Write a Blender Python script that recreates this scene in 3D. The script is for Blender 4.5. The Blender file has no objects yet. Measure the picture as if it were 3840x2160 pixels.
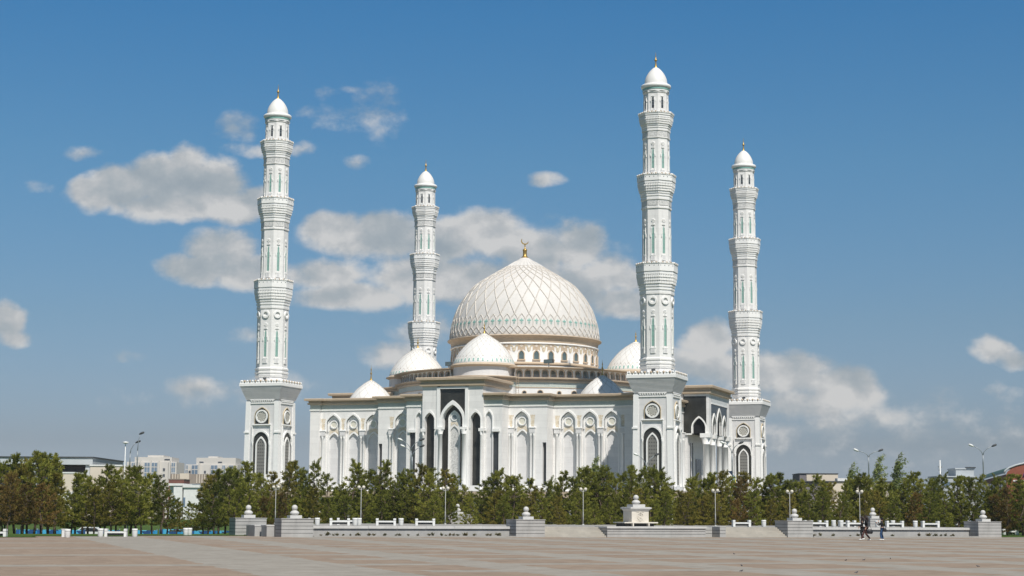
import bpy, bmesh, math, random
import numpy as np
from mathutils import Vector, Matrix

sc = bpy.context.scene
COL = sc.collection
R = math.radians
rng = random.Random(7)

# ---------------------------------------------------------------- camera
F_PX, PITCH, ROLL, EYE = 6506.4, R(7.4229), R(0.3375), 1.75
cp, sp = math.cos(PITCH), math.sin(PITCH)
FWD = Vector((0, cp, sp))
_r0, _u0 = Vector((1, 0, 0)), Vector((0, -sp, cp))
RIGHT = _r0 * math.cos(ROLL) + _u0 * math.sin(ROLL)
UP = -_r0 * math.sin(ROLL) + _u0 * math.cos(ROLL)
cam = bpy.data.objects.new('camera', bpy.data.cameras.new('camera'))
COL.objects.link(cam)
cam.matrix_world = Matrix(((RIGHT.x, UP.x, -FWD.x, 0), (RIGHT.y, UP.y, -FWD.y, 0), (RIGHT.z, UP.z, -FWD.z, EYE), (0, 0, 0, 1)))
cam.data.sensor_width = 36
cam.data.lens = F_PX / 3840 * 36
cam.data.clip_start, cam.data.clip_end = 0.5, 12000
sc.camera = cam


def at(px, py, Y):
    """World point at depth Y that the photograph shows at pixel (px, py) of 3840x2160."""
    d = FWD + RIGHT * ((px - 1920) / F_PX) - UP * ((py - 1080) / F_PX)
    return Vector((0, 0, EYE)) + d * (Y / d.y)


# ---------------------------------------------------------------- light
SUN_EL = R(53)
SUN_H = Vector((math.sin(R(21.5)), -math.cos(R(21.5)), 0))          # horizontal direction towards the sun
SUN = SUN_H * math.cos(SUN_EL) + Vector((0, 0, math.sin(SUN_EL)))
sl = bpy.data.lights.new('sun', 'SUN')
sl.energy = 4.8
sl.angle = R(0.5)
sl.color = (1.0, 0.95, 0.875)
so = bpy.data.objects.new('sun', sl)
COL.objects.link(so)
so.rotation_euler = (-SUN).to_track_quat('-Z', 'Y').to_euler()
so.location = (0, -50, 200)
sc.view_settings.view_transform = 'Standard'
sc.view_settings.look = 'None'
sc.view_settings.exposure = 0.0
sc.view_settings.gamma = 1.0

# ---------------------------------------------------------------- sky (a function of direction only)
world = bpy.data.worlds.new('World')
sc.world = world
world.use_nodes = True
NT = world.node_tree
NT.nodes.clear()


class G:
    """tiny node-graph helper"""
    def __init__(s, nt): s.nt = nt

    def n(s, typ, **kw):
        nd = s.nt.nodes.new(typ)
        for k, v in kw.items(): setattr(nd, k, v)
        return nd

    def put(s, sock, v):
        if hasattr(v, 'is_linked') or isinstance(v, bpy.types.NodeSocket): s.nt.links.new(v, sock)
        else: sock.default_value = v

    def m(s, op, a, b=0.0, c=0.0, clamp=False):
        nd = s.n('ShaderNodeMath', operation=op, use_clamp=clamp)
        s.put(nd.inputs[0], a); s.put(nd.inputs[1], b); s.put(nd.inputs[2], c)
        return nd.outputs[0]

    def v(s, op, a, b=(0, 0, 0), c=(0, 0, 0)):
        nd = s.n('ShaderNodeVectorMath', operation=op)
        s.put(nd.inputs[0], a); s.put(nd.inputs[1], b)
        if op == 'MULTIPLY_ADD': s.put(nd.inputs[2], c)
        return nd.outputs['Value'] if op in ('DOT_PRODUCT', 'LENGTH') else nd.outputs[0]

    def mix(s, fac, a, b, bt='MIX'):
        nd = s.n('ShaderNodeMix', data_type='RGBA', blend_type=bt)
        s.put(nd.inputs[0], fac); s.put(nd.inputs[6], a); s.put(nd.inputs[7], b)
        return nd.outputs[2]

    def ramp(s, fac, pts, interp='LINEAR'):
        nd = s.n('ShaderNodeValToRGB')
        nd.color_ramp.interpolation = interp
        e = nd.color_ramp.elements
        while len(e) < len(pts): e.new(0.5)
        for el, (p, c) in zip(e, pts):
            el.position = p
            el.color = c if len(c) == 4 else (*c, 1)
        s.put(nd.inputs[0], fac)
        return nd.outputs[0]

    def noise(s, vec, scale, detail=4, rough=0.55, dist=0.0):
        nd = s.n('ShaderNodeTexNoise')
        s.put(nd.inputs['Vector'], vec)
        nd.inputs['Scale'].default_value = scale
        nd.inputs['Detail'].default_value = detail
        nd.inputs['Roughness'].default_value = rough
        nd.inputs['Distortion'].default_value = dist
        return nd.outputs['Fac']

    def smooth(s, x, a, b):
        nd = s.n('ShaderNodeMapRange', interpolation_type='SMOOTHSTEP')
        s.put(nd.inputs[0], x)
        nd.inputs[1].default_value, nd.inputs[2].default_value = a, b
        return nd.outputs[0]


g = G(NT)
sky = g.n('ShaderNodeTexSky', sky_type='NISHITA', sun_disc=False, sun_elevation=SUN_EL,
          sun_rotation=R(180 - 21.5), altitude=350, air_density=1.0, dust_density=1.6, ozone_density=1.6)
tc = g.n('ShaderNodeTexCoord')
sep = g.n('ShaderNodeSeparateXYZ')
NT.links.new(tc.outputs['Generated'], sep.inputs[0])
yy = g.m('MAXIMUM', sep.outputs[1], 0.02)
qx, qz = g.m('DIVIDE', sep.outputs[0], yy), g.m('DIVIDE', sep.outputs[2], yy)
comb = g.n('ShaderNodeCombineXYZ')
NT.links.new(qx, comb.inputs[0]); NT.links.new(qz, comb.inputs[1])
P = comb.outputs[0]

# cloud banks: (centre x, centre y, radius x, radius y, weight), in units of the 2576-wide photograph
BLOBS = [(235, 490, 85, 55, 1.2), (300, 470, 100, 65, 1.3), (400, 450, 120, 78, 1.4), (480, 425, 80, 72, 1.35), (520, 470, 120, 88, 1.4), (600, 515, 100, 62, 1.3), (430, 520, 190, 52, 1.2),
         (560, 625, 110, 60, 1.2), (500, 675, 110, 46, 1.2), (620, 680, 120, 52, 1.2),
         (850, 590, 110, 62, 1.2), (970, 595, 120, 70, 1.3), (1100, 600, 120, 72, 1.3), (1225, 585, 110, 70, 1.3), (1330, 630, 130, 75, 1.2),
         (1455, 615, 80, 68, 1.2), (1540, 690, 110, 60, 1.0), (800, 690, 130, 46, 1.1), (880, 745, 170, 44, 1.25), (1080, 700, 180, 70, 1.2), (1250, 720, 190, 80, 1.2),
         (1430, 720, 160, 80, 1.05), (1570, 760, 100, 50, 1.0), (990, 885, 100, 44, .9), (1070, 835, 100, 40, .55), (640, 840, 70, 26, .42),
         (520, 975, 140, 34, .5), (700, 960, 100, 28, .4),
         (1785, 855, 92, 55, 1.1), (1760, 920, 120, 60, 1.0), (1890, 930, 140, 66, 1.0), (2000, 940, 120, 60, 1.1), (2130, 975, 112, 66, 1.2), (2010, 1010, 240, 52, .85),
         (2200, 1050, 130, 38, .55), (1950, 1080, 260, 40, .4), (2300, 1110, 220, 30, .28),
         (2490, 880, 74, 40, 1.1), (2565, 905, 76, 28, .9), (2520, 985, 60, 24, .4), (12, 805, 58, 56, 1.0), (35, 850, 56, 28, .8),
         (602, 318, 66, 42, .50), (640, 375, 75, 22, .40), (745, 380, 50, 20, .34), (950, 275, 80, 75, .26), (870, 300, 80, 50, .24), (838, 240, 45, 20, .26),
         (890, 222, 30, 15, .28), (1372, 458, 62, 24, .66), (212, 384, 62, 20, .42), (112, 470, 34, 18, .28), (908, 414, 38, 20, .28), (775, 285, 34, 18, .26), (318, 898, 50, 18, .26),
         (1180, 670, 400, 140, .36), (1950, 1040, 400, 110, .34), (2350, 1080, 350, 70, .2), (560, 985, 260, 45, .22)]


def blob_field(p, blobs):
    out = None
    for (cx, cy, rx, ry, w) in blobs:
        c = at(cx * 1.4907, cy * 1.4907, 1.0)
        X, Z = c.x, c.z - EYE
        ix, iz = F_PX / (rx * 1.4907), F_PX / (ry * 1.4907)
        d = g.v('MULTIPLY_ADD', p, (ix, iz, 0), (-X * ix, -Z * iz, 0))
        q = g.v('DOT_PRODUCT', d, d)
        val = g.m('MULTIPLY_ADD', q, -w * 0.95, w)
        out = val if out is None else g.m('SMOOTH_MAX', out, val, 0.3)
    return out


# clear sky: the Nishita sky, its colour balance corrected by elevation to a hazy blue; unseen upper sky darkened to cut fill light
skyc = g.v('MULTIPLY', sky.outputs[0], (0.147, 0.164, 0.161))
bal = g.ramp(sep.outputs[2], [(0.0, (.76, .74, 1.0)), (0.015, (.55, .56, .79)), (0.04, (.41, .40, .53)), (0.109, (.36, .41, .495)),
                              (0.2, (.292, .45, .55)), (0.287, (.197, .44, .60)), (0.36, (.13, .25, .34)), (1.0, (.16, .22, .25))])
clear = g.v('MULTIPLY', skyc, bal)
warp = g.n('ShaderNodeTexNoise')
warp.inputs['Scale'].default_value = 30; warp.inputs['Detail'].default_value = 2
NT.links.new(P, warp.inputs['Vector'])
PW = g.v('ADD', P, g.v('MULTIPLY_ADD', warp.outputs['Color'], (0.020, 0.011, 0), (-0.010, -0.0055, 0)))
n1 = g.noise(g.v('MULTIPLY', P, (1, 1.3, 1)), 46, 9, 0.60)
n1u = g.noise(g.v('MULTIPLY', g.v('ADD', P, (0.0030, 0.0062, 0)), (1, 1.3, 1)), 46, 9, 0.60)
lo = g.noise(g.v('MULTIPLY', P, (1, 1.6, 1)), 19, 2, 0.5)
lou = g.noise(g.v('MULTIPLY', g.v('ADD', P, (0.006, 0.014, 0)), (1, 1.6, 1)), 19, 2, 0.5)
big = g.m('MULTIPLY_ADD', g.m('SUBTRACT', lo, lou), 2.6, 0.5, clamp=True)
relief = g.m('MULTIPLY_ADD', g.m('SUBTRACT', n1, n1u), 2.7, 0.5, clamp=True)


def background(col):
    b = g.n('ShaderNodeBackground')
    NT.links.new(col, b.inputs[0])
    b.inputs[1].default_value = 1.0
    return b.outputs[0]


def cloudy(x0, x1):
    fld = blob_field(PW, [b for b in BLOBS if b[0] + b[2] * 2.2 > x0 and b[0] - b[2] * 2.2 < x1])
    dens = g.m('ADD', fld, g.m('MULTIPLY_ADD', n1, 1.7, -0.98))
    cover = g.smooth(dens, -0.18, 0.72)
    thick = g.smooth(dens, 0.45, 1.5)
    lum = g.m('ADD', g.m('MULTIPLY', relief, 0.60), g.m('MULTIPLY_ADD', big, 0.85, -0.18))
    lum = g.m('MULTIPLY_ADD', thick, -0.24, g.m('ADD', lum, 0.17), clamp=True)
    col = g.ramp(lum, [(0.0, (.33, .375, .41)), (0.4, (.405, .44, .462)), (0.7, (.51, .52, .525)), (1.0, (.655, .645, .63))])
    return background(g.mix(g.m('MULTIPLY', cover, 0.9), clear, col))


def mixsh(fac, a, b):
    nd = g.n('ShaderNodeMixShader')
    g.put(nd.inputs[0], fac); NT.links.new(a, nd.inputs[1]); NT.links.new(b, nd.inputs[2])
    return nd.outputs[0]


def edge(x): return (x * 1.4907 - 1920) / F_PX


west = g.m('LESS_THAN', qx, edge(790)); east = g.m('GREATER_THAN', qx, edge(1690))
part = mixsh(west, mixsh(east, cloudy(790, 1690), cloudy(1690, 2700)), cloudy(-200, 790))
ahead = g.m('MULTIPLY', g.m('GREATER_THAN', sep.outputs[1], 0.8), g.m('MULTIPLY', g.m('LESS_THAN', qz, 0.36), g.m('LESS_THAN', g.m('ABSOLUTE', qx), 0.42)))
wo = g.n('ShaderNodeOutputWorld')
NT.links.new(mixsh(ahead, background(clear), part), wo.inputs[0])
world.cycles.sampling_method = 'MANUAL'
world.cycles.sample_map_resolution = 512

# ---------------------------------------------------------------- materials
MATS = {}


def mat(name, col, rough=0.6, var=0.06, scale=3.0, spec=0.3, metal=0.0, course=0.0, joint=0.0, stain=0.0, bump=0.0, detail=4, transl=0.0):
    """Plain procedural surface: base colour, noise mottling, optional stone courses (height in m) and weather stains."""
    m = bpy.data.materials.new(name)
    m.use_nodes = True
    h = G(m.node_tree)
    b = m.node_tree.nodes['Principled BSDF']
    co = h.n('ShaderNodeTexCoord').outputs['Object']
    f = h.noise(co, scale, detail, 0.6)
    lo = tuple(c * (1 - var * 2) for c in col); hi = tuple(min(1, c * (1 + var * 1.4)) for c in col)
    c = h.ramp(f, [(0.28, lo), (0.72, hi)])
    if stain:
        f2 = h.noise(h.v('MULTIPLY', co, (1.7, 1.7, 0.28)), 0.9, 6, 0.68)
        c = h.mix(h.m('MULTIPLY', h.smooth(f2, 0.5, 0.72), stain), c, tuple(k * 0.62 for k in col) + (1,))
    if course:
        sz = h.n('ShaderNodeSeparateXYZ'); h.put(sz.inputs[0], co)
        zc = h.m('DIVIDE', sz.outputs[2], course)
        ln = h.m('LESS_THAN', h.m('FRACT', zc), joint / course if joint else 0.05)
        wn = h.n('ShaderNodeTexWhiteNoise', noise_dimensions='1D'); h.put(wn.inputs['W'], h.m('FLOOR', zc))
        sh = h.m('MULTIPLY_ADD', wn.outputs[0], 0.06, 0.97)
        c = h.mix(1.0, c, h.m('MULTIPLY', sh, h.m('MULTIPLY_ADD', ln, -0.16, 1.0)), 'MULTIPLY')
    h.put(b.inputs['Base Color'], c)
    b.inputs['Roughness'].default_value = rough
    b.inputs['Metallic'].default_value = metal
    b.inputs['Specular IOR Level'].default_value = spec
    if bump:
        bp = h.n('ShaderNodeBump'); bp.inputs['Strength'].default_value = bump; bp.inputs['Distance'].default_value = 0.05
        h.put(bp.inputs['Height'], h.noise(co, scale * 4, 5, 0.6)); h.put(b.inputs['Normal'], bp.outputs[0])
    if transl:
        tr = h.n('ShaderNodeBsdfTranslucent'); h.put(tr.inputs[0], c)
        mx = h.n('ShaderNodeMixShader'); mx.inputs[0].default_value = transl
        out = m.node_tree.nodes['Material Output']
        m.node_tree.links.new(b.outputs[0], mx.inputs[1]); m.node_tree.links.new(tr.outputs[0], mx.inputs[2])
        m.node_tree.links.new(mx.outputs[0], out.inputs[0])
    MATS[name] = m
    return m


WHITE = mat('white_stone', (.80, .785, .765), .55, .025, .7, course=1.15, joint=.035, stain=.30)
WHITE2 = mat('white_trim', (.86, .85, .83), .5, .02, 2.0)
PANEL = mat('pale_grey_panel', (.70, .69, .685), .5, .025, .8, course=.9, joint=.03, stain=.22)
TILE = mat('white_dome_tile', (.78, .765, .735), .42, .02, 2.0, spec=.5)
DOME = mat('cream_dome_tile', (.655, .63, .60), .62, .035, 1.2, spec=.4, stain=.06)
RIB = mat('beige_dome_rib', (.585, .545, .495), .6, .06, 2)
RIBW = mat('pale_dome_rib', (.80, .75, .68), .5, .04, 2)
LINE = mat('grey_dome_line', (.50, .47, .43), .6, .05, 2)
BEIGE = mat('beige_stone', (.54, .43, .315), .6, .05, 1.0, stain=.12)
GOLDST = mat('ochre_ornament', (.62, .52, .36), .6, .10, 6)
TEAL = mat('teal_glaze', (.25, .47, .405), .35, .12, 3, spec=.5)
TEALGL = mat('teal_glass', (.25, .42, .36), .15, .12, 1.5, spec=.6)
BLACK = mat('black_granite', (.034, .034, .030), .26, .25, .6, spec=.45, course=1.15, joint=.03)
SLIT = mat('dark_glazing', (.05, .055, .06), .15, .2, .8, spec=.5)
GLASS = mat('window_glass', (.10, .14, .15), .12, .15, 1.0, spec=.6)
GOLD = mat('gilded_metal', (.50, .33, .10), .42, .05, 5, metal=.75)
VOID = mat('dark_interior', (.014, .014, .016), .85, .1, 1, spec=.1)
GREYMETAL = mat('grey_metal', (.30, .33, .35), .45, .05, 3, metal=.3)
BLUEMETAL = mat('blue_grey_sheet', (.24, .31, .36), .4, .05, 3, metal=.2)
DARKMETAL = mat('dark_metal', (.07, .075, .08), .5, .1, 3)
ROOF = mat('grey_roof', (.33, .32, .30), .8, .1, .6)


def frieze_mat():
    m = bpy.data.materials.new('teal_frieze'); m.use_nodes = True
    h = G(m.node_tree); b = m.node_tree.nodes['Principled BSDF']
    co = h.n('ShaderNodeTexCoord').outputs['Object']
    v = h.n('ShaderNodeTexVoronoi'); v.inputs['Scale'].default_value = 5.5; h.put(v.inputs['Vector'], co)
    c = h.ramp(v.outputs['Distance'], [(0.0, (.62, .60, .50)), (0.3, (.55, .58, .54)), (0.5, (.36, .44, .41)), (0.8, (.58, .58, .53))])
    h.put(b.inputs['Base Color'], c); b.inputs['Roughness'].default_value = .5
    return m


FRIEZE = frieze_mat()


def rosette_mat(name, cols, n):
    """Radial tracery about the object's own origin in its XZ plane."""
    m = bpy.data.materials.new(name); m.use_nodes = True
    h = G(m.node_tree); b = m.node_tree.nodes['Principled BSDF']
    co = h.n('ShaderNodeTexCoord').outputs['Object']
    s = h.n('ShaderNodeSeparateXYZ'); h.put(s.inputs[0], co)
    r = h.m('SQRT', h.m('ADD', h.m('MULTIPLY', s.outputs[0], s.outputs[0]), h.m('MULTIPLY', s.outputs[2], s.outputs[2])))
    a = h.m('ARCTAN2', s.outputs[2], s.outputs[0])
    w = h.m('SINE', h.m('MULTIPLY', a, n)); q = h.m('SINE', h.m('MULTIPLY', r, 16))
    f = h.m('MULTIPLY_ADD', h.m('MULTIPLY', w, q), 0.5, 0.5)
    h.put(b.inputs['Base Color'], h.ramp(f, [(0.2, cols[0]), (0.5, cols[1]), (0.8, cols[2])]))
    b.inputs['Roughness'].default_value = .6
    return m


ROSE = rosette_mat('rose_tracery', ((.10, .10, .09), (.50, .48, .42), (.62, .60, .54)), 8)
MEDAL = rosette_mat('medallion_tracery', ((.60, .66, .58), (.74, .71, .63), (.68, .59, .46)), 4)


def ornament_mat(name, ca, cb, scale, thr=.42):
    m = bpy.data.materials.new(name); m.use_nodes = True
    h = G(m.node_tree); b = m.node_tree.nodes['Principled BSDF']
    co = h.n('ShaderNodeTexCoord').outputs['Object']
    f = h.noise(co, scale, 3, .5, 1.6)
    band = h.m('ABSOLUTE', h.m('SUBTRACT', f, .5))
    h.put(b.inputs['Base Color'], h.ramp(band, [(0.02, ca), (0.075, cb)])); b.inputs['Roughness'].default_value = .6
    return m


SCROLL = ornament_mat('ochre_scroll_relief', (.58, .46, .30), (.76, .71, .62), 3.2)
SCRIPT = ornament_mat('grey_script_relief', (.42, .42, .41), (.72, .71, .69), 2.6)
SCRIPTB = ornament_mat('inscription_band', (.50, .51, .50), (.70, .72, .73), 3.0)


def grille_mat():
    """Grey lattice screen pierced by rows of square holes."""
    m = bpy.data.materials.new('pierced_screen'); m.use_nodes = True
    h = G(m.node_tree); b = m.node_tree.nodes['Principled BSDF']
    co = h.n('ShaderNodeTexCoord').outputs['Object']
    s = h.n('ShaderNodeSeparateXYZ'); h.put(s.inputs[0], co)
    def hole(v, per, lo, hi):
        fr = h.m('FRACT', h.m('DIVIDE', v, per))
        return h.m('MULTIPLY', h.m('GREATER_THAN', fr, lo), h.m('LESS_THAN', fr, hi))
    f = h.m('MULTIPLY', hole(h.m('ADD', s.outputs[0], 10.0), .42, .28, .72), hole(s.outputs[2], .62, .33, .67))
    h.put(b.inputs['Base Color'], h.mix(f, (.20, .195, .18, 1), (.035, .035, .035, 1))); b.inputs['Roughness'].default_value = .6
    return m


GRILLE = grille_mat()


# ---------------------------------------------------------------- mesh builder
class MB:
    def __init__(s, T=None):
        s.v, s.f, s.m, s.T, s.mats, s.sm = [], [], [], T, [], []

    def mi(s, mt):
        if mt not in s.mats: s.mats.append(mt)
        return s.mats.index(mt)

    def add(s, pts, faces, mt, smooth=False):
        o = len(s.v)
        s.v += [tuple(s.T(*p)) if s.T else tuple(p) for p in pts]
        i = s.mi(mt)
        for f in faces:
            s.f.append([o + k for k in f]); s.m.append(i); s.sm.append(smooth)

    def box(s, x0, x1, y0, y1, z0, z1, mt):
        s.add([(x0, y0, z0), (x1, y0, z0), (x1, y1, z0), (x0, y1, z0), (x0, y0, z1), (x1, y0, z1), (x1, y1, z1), (x0, y1, z1)],
              [(0, 3, 2, 1), (4, 5, 6, 7), (0, 1, 5, 4), (1, 2, 6, 5), (2, 3, 7, 6), (3, 0, 4, 7)], mt)

    def lathe(s, prof, n, mt, c=(0, 0, 0), a0=0.0, smooth=True, cap=True, arc=None):
        ang = [a0 + (arc or 2 * math.pi) * k / n for k in range(n + (1 if arc else 0))]
        N = len(ang)
        pts = [(c[0] + r * math.cos(a), c[1] + r * math.sin(a), c[2] + z) for r, z in prof for a in ang]
        fs = []
        for j in range(len(prof) - 1):
            for k in range(N if not arc else N - 1):
                k2 = (k + 1) % N
                fs.append((j * N + k, j * N + k2, (j + 1) * N + k2, (j + 1) * N + k))
        s.add(pts, fs, mt, smooth)
        if cap and not arc:
            if prof[0][0] > 1e-4: s.add(pts[:N], [tuple(range(N))[::-1]], mt)
            if prof[-1][0] > 1e-4: s.add(pts[-N:], [tuple(range(N))], mt)

    def tube(s, path, rad, mt, n=6, smooth=True):
        path = [Vector(p) for p in path]
        rads = rad if isinstance(rad, (list, tuple)) else [rad] * len(path)
        pts, prev = [], None
        for i, p in enumerate(path):
            d = (path[min(i + 1, len(path) - 1)] - path[max(i - 1, 0)])
            d = d.normalized() if d.length > 1e-9 else Vector((0, 0, 1))
            ref = prev if prev is not None else (Vector((1, 0, 0)) if abs(d.x) < .8 else Vector((0, 1, 0)))
            u = (ref - d * ref.dot(d)).normalized(); prev = u
            w = d.cross(u)
            pts += [tuple(p + (u * math.cos(2 * math.pi * k / n) + w * math.sin(2 * math.pi * k / n)) * rads[i]) for k in range(n)]
        fs = [(j * n + k, j * n + (k + 1) % n, (j + 1) * n + (k + 1) % n, (j + 1) * n + k) for j in range(len(path) - 1) for k in range(n)]
        fs += [tuple(range(n))[::-1], tuple((len(path) - 1) * n + k for k in range(n))]
        s.add(pts, fs, mt, smooth)

    def prism(s, outline, y0, y1, mt):
        """outline in XZ (counter-clockwise seen from -Y), extruded from y0 (front) to y1."""
        n = len(outline)
        pts = [(x, y0, z) for x, z in outline] + [(x, y1, z) for x, z in outline]
        s.add(pts, [tuple(range(n)), tuple(range(2 * n - 1, n - 1, -1))] + [(k, n + k, n + (k + 1) % n, (k + 1) % n) for k in range(n)], mt)

    def ball(s, c, r, mt, n=12, sq=(1, 1, 1)):
        m = max(4, n // 2)
        prof = [(math.sin(math.pi * k / m) * r, -math.cos(math.pi * k / m) * r) for k in range(m + 1)]
        pts = [(c[0] + R_ * math.cos(2 * math.pi * k / n) * sq[0], c[1] + R_ * math.sin(2 * math.pi * k / n) * sq[1], c[2] + z * sq[2]) for R_, z in prof for k in range(n)]
        fs = [(j * n + k, j * n + (k + 1) % n, (j + 1) * n + (k + 1) % n, (j + 1) * n + k) for j in range(m) for k in range(n)]
        s.add(pts, fs, mt, True)

    def sweep(s, prof, plan, mt, closed=True):
        """prof: (outward, z) pairs; plan: counter-clockwise polygon; mitred corners."""
        n = len(plan); nor = []
        for i in range(n if closed else n - 1):
            d = Vector(plan[(i + 1) % n]) - Vector(plan[i]); nor.append(Vector((d.y, -d.x)).normalized())
        mit = []
        for i in range(n):
            a = nor[i - 1] if (closed or i > 0) else nor[0]
            b = nor[i % len(nor)] if (closed or i < n - 1) else nor[-1]
            q = a + b
            mit.append(q / max(q.dot(a), 0.2))
        pts = [(plan[i][0] + mit[i].x * o, plan[i][1] + mit[i].y * o, z) for o, z in prof for i in range(n)]
        fs = []
        for j in range(len(prof) - 1):
            for i in range(n if closed else n - 1):
                i2 = (i + 1) % n
                fs.append((j * n + i, j * n + i2, (j + 1) * n + i2, (j + 1) * n + i))
        s.add(pts, fs, mt)

    def build(s, name, parent=None, loc=None, rotz=None):
        me = bpy.data.meshes.new(name)
        me.from_pydata(s.v, [], s.f)
        for mt in s.mats: me.materials.append(mt)
        me.polygons.foreach_set('material_index', s.m)
        me.polygons.foreach_set('use_smooth', s.sm)
        me.update()
        o = bpy.data.objects.new(name, me)
        COL.objects.link(o)
        if parent: o.parent = parent
        if loc is not None: o.location = loc
        if rotz is not None: o.rotation_euler[2] = rotz
        return o


def tag(o, label=None, cat=None, group=None, kind=None):
    if label: o['label'] = label
    if cat: o['category'] = cat
    if group: o['group'] = group
    if kind: o['kind'] = kind
    return o


def thing(name, label, cat, loc=(0, 0, 0), rotz=0.0, group=None):
    o = bpy.data.objects.new(name, None)
    o.empty_display_size = 0.3
    COL.objects.link(o)
    o.location = loc; o.rotation_euler = (0, 0, rotz)
    return tag(o, label, cat, group)


def kids(o): return [c for c in KIDS.get(o, [])]


KIDS = {}


def copy_tree(o, parent=None):
    c = o.copy(); COL.objects.link(c)
    if parent: c.parent = parent
    for ch in o.children: copy_tree(ch, c)
    return c


def arch(hw, zs, za, n=9, p=1.18, q=1.75):
    """pointed arch from left spring to right spring: (x, z) list"""
    out = []
    for k in range(2 * n + 1):
        t = -1 + k / n
        x = hw * math.copysign(abs(t) ** 0.72, t) if t else 0.0
        out.append((x, zs + (za - zs) * (max(0.0, 1 - (abs(x) / hw) ** p)) ** (1 / q)))
    return out


def arch_fill(mb, cx, hw, zb, zs, za, y, mt, **k):
    a = arch(hw, zs, za, **k)
    pts = [(cx - hw, y, zb)] + [(cx + x, y, z) for x, z in a] + [(cx + hw, y, zb)]
    n = len(a)
    # strips from the arch down to the base keep the faces convex
    bot = [(cx + x, y, zb) for x, z in a]
    mb.add([(cx + x, y, z) for x, z in a] + bot, [(i, n + i, n + i + 1, i + 1) for i in range(n - 1)], mt)


def arch_wall(mb, x0, x1, z0, z1, cx, hw, zb, zs, za, yf, yb, mt, mt_in=None, **k):
    """front face [x0,x1]x[z0,z1] at y=yf with an arched opening and its reveals back to yb (y grows inwards)."""
    a = [(cx + x, z) for x, z in arch(hw, zs, za, **k)]
    mb.add([(x0, yf, z0), (cx - hw, yf, z0), (cx - hw, yf, z1), (x0, yf, z1)], [(0, 1, 2, 3)], mt)
    mb.add([(cx + hw, yf, z0), (x1, yf, z0), (x1, yf, z1), (cx + hw, yf, z1)], [(0, 1, 2, 3)], mt)
    if zb > z0: mb.add([(cx - hw, yf, z0), (cx + hw, yf, z0), (cx + hw, yf, zb), (cx - hw, yf, zb)], [(0, 1, 2, 3)], mt)
    n = len(a)
    mb.add([(x, yf, z) for x, z in a] + [(x, yf, z1) for x, z in a], [(i, i + 1, n + i + 1, n + i) for i in range(n - 1)], mt)
    ring = [(cx - hw, zb)] + a + [(cx + hw, zb)]
    r = len(ring)
    mb.add([(x, yf, z) for x, z in ring] + [(x, yb, z) for x, z in ring], [(i, i + 1, r + i + 1, r + i) for i in range(r - 1)], mt_in or mt)


def arch_ring(mb, cx, hi, ho, zb, zs, zai, zao, y0, y1, mt, **k):
    """raised moulding between an inner and an outer arch, front at y0, back at y1"""
    A = [(cx - hi, zb)] + [(cx + x, z) for x, z in arch(hi, zs, zai, **k)] + [(cx + hi, zb)]
    B = [(cx - ho, zb)] + [(cx + x, z) for x, z in arch(ho, zs, zao, **k)] + [(cx + ho, zb)]
    n = len(A)
    pts = [(x, y0, z) for x, z in A] + [(x, y0, z) for x, z in B] + [(x, y1, z) for x, z in A] + [(x, y1, z) for x, z in B]
    fs = []
    for i in range(n - 1):
        fs += [(i, i + 1, n + i + 1, n + i), (i + 1, i, 2 * n + i, 2 * n + i + 1), (n + i, n + i + 1, 3 * n + i + 1, 3 * n + i)]
    fs += [(0, n, 3 * n, 2 * n), (n - 1, 3 * n - 1, 4 * n - 1, 2 * n - 1)]
    mb.add(pts, fs, mt)


def disc_ring(mb, cx, cz, ri, ro, y0, y1, mt, n=28):
    pts, fs = [], []
    for rr, y in ((ri, y0), (ro, y0), (ri, y1), (ro, y1)):
        pts += [(cx + rr * math.cos(2 * math.pi * k / n), y, cz + rr * math.sin(2 * math.pi * k / n)) for k in range(n)]
    for k in range(n):
        k2 = (k + 1) % n
        fs += [(k, n + k, n + k2, k2), (k2, 2 * n + k2, 2 * n + k, k), (n + k, 3 * n + k, 3 * n + k2, n + k2)]
    mb.add(pts, fs, mt)


def disc(mb, cx, cz, r, y, mt, n=28):
    mb.add([(cx + r * math.cos(2 * math.pi * k / n), y, cz + r * math.sin(2 * math.pi * k / n)) for k in range(n)], [tuple(range(n))], mt)

# ================================================================ THE MOSQUE
MC = Vector((2.6084, 352.2711, 0)); MA = -0.340413          # centre and heading, from the four minarets
PI = math.pi
SIDES = {'front': 0.0, 'right': PI / 2, 'back': PI, 'left': -PI / 2}


def turn(a):
    c, s = round(math.cos(a)), round(math.sin(a))
    return lambda x, y, z: (c * x - s * y, s * x + c * y, z)


mosque = thing('mosque', 'white domed mosque with a huge cream lattice dome rising between four minarets', 'mosque', MC, MA)


def put(name, mb_local, side, x, y, z, parent=None):
    """part with its own origin at facade point (x, y, z) of one side"""
    a = SIDES[side]
    return mb_local.build(name, parent or mosque, loc=turn(a)(x, y, z), rotz=a)


Z0 = 5.75


def column(mb, x, y, r, z0, z1, mt=None, cap=.45, n=10):
    mt = mt or WHITE2
    mb.lathe([(r * 1.35, z0), (r * 1.35, z0 + .25), (r * 1.05, z0 + .35), (r, z0 + .6), (r * .94, z1 - cap), (r * 1.15, z1 - cap + .06), (r * 1.0, z1 - cap + .12),
              (r * 1.5, z1 - .06), (r * 1.5, z1)], n, mt, c=(x, y, 0))


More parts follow.
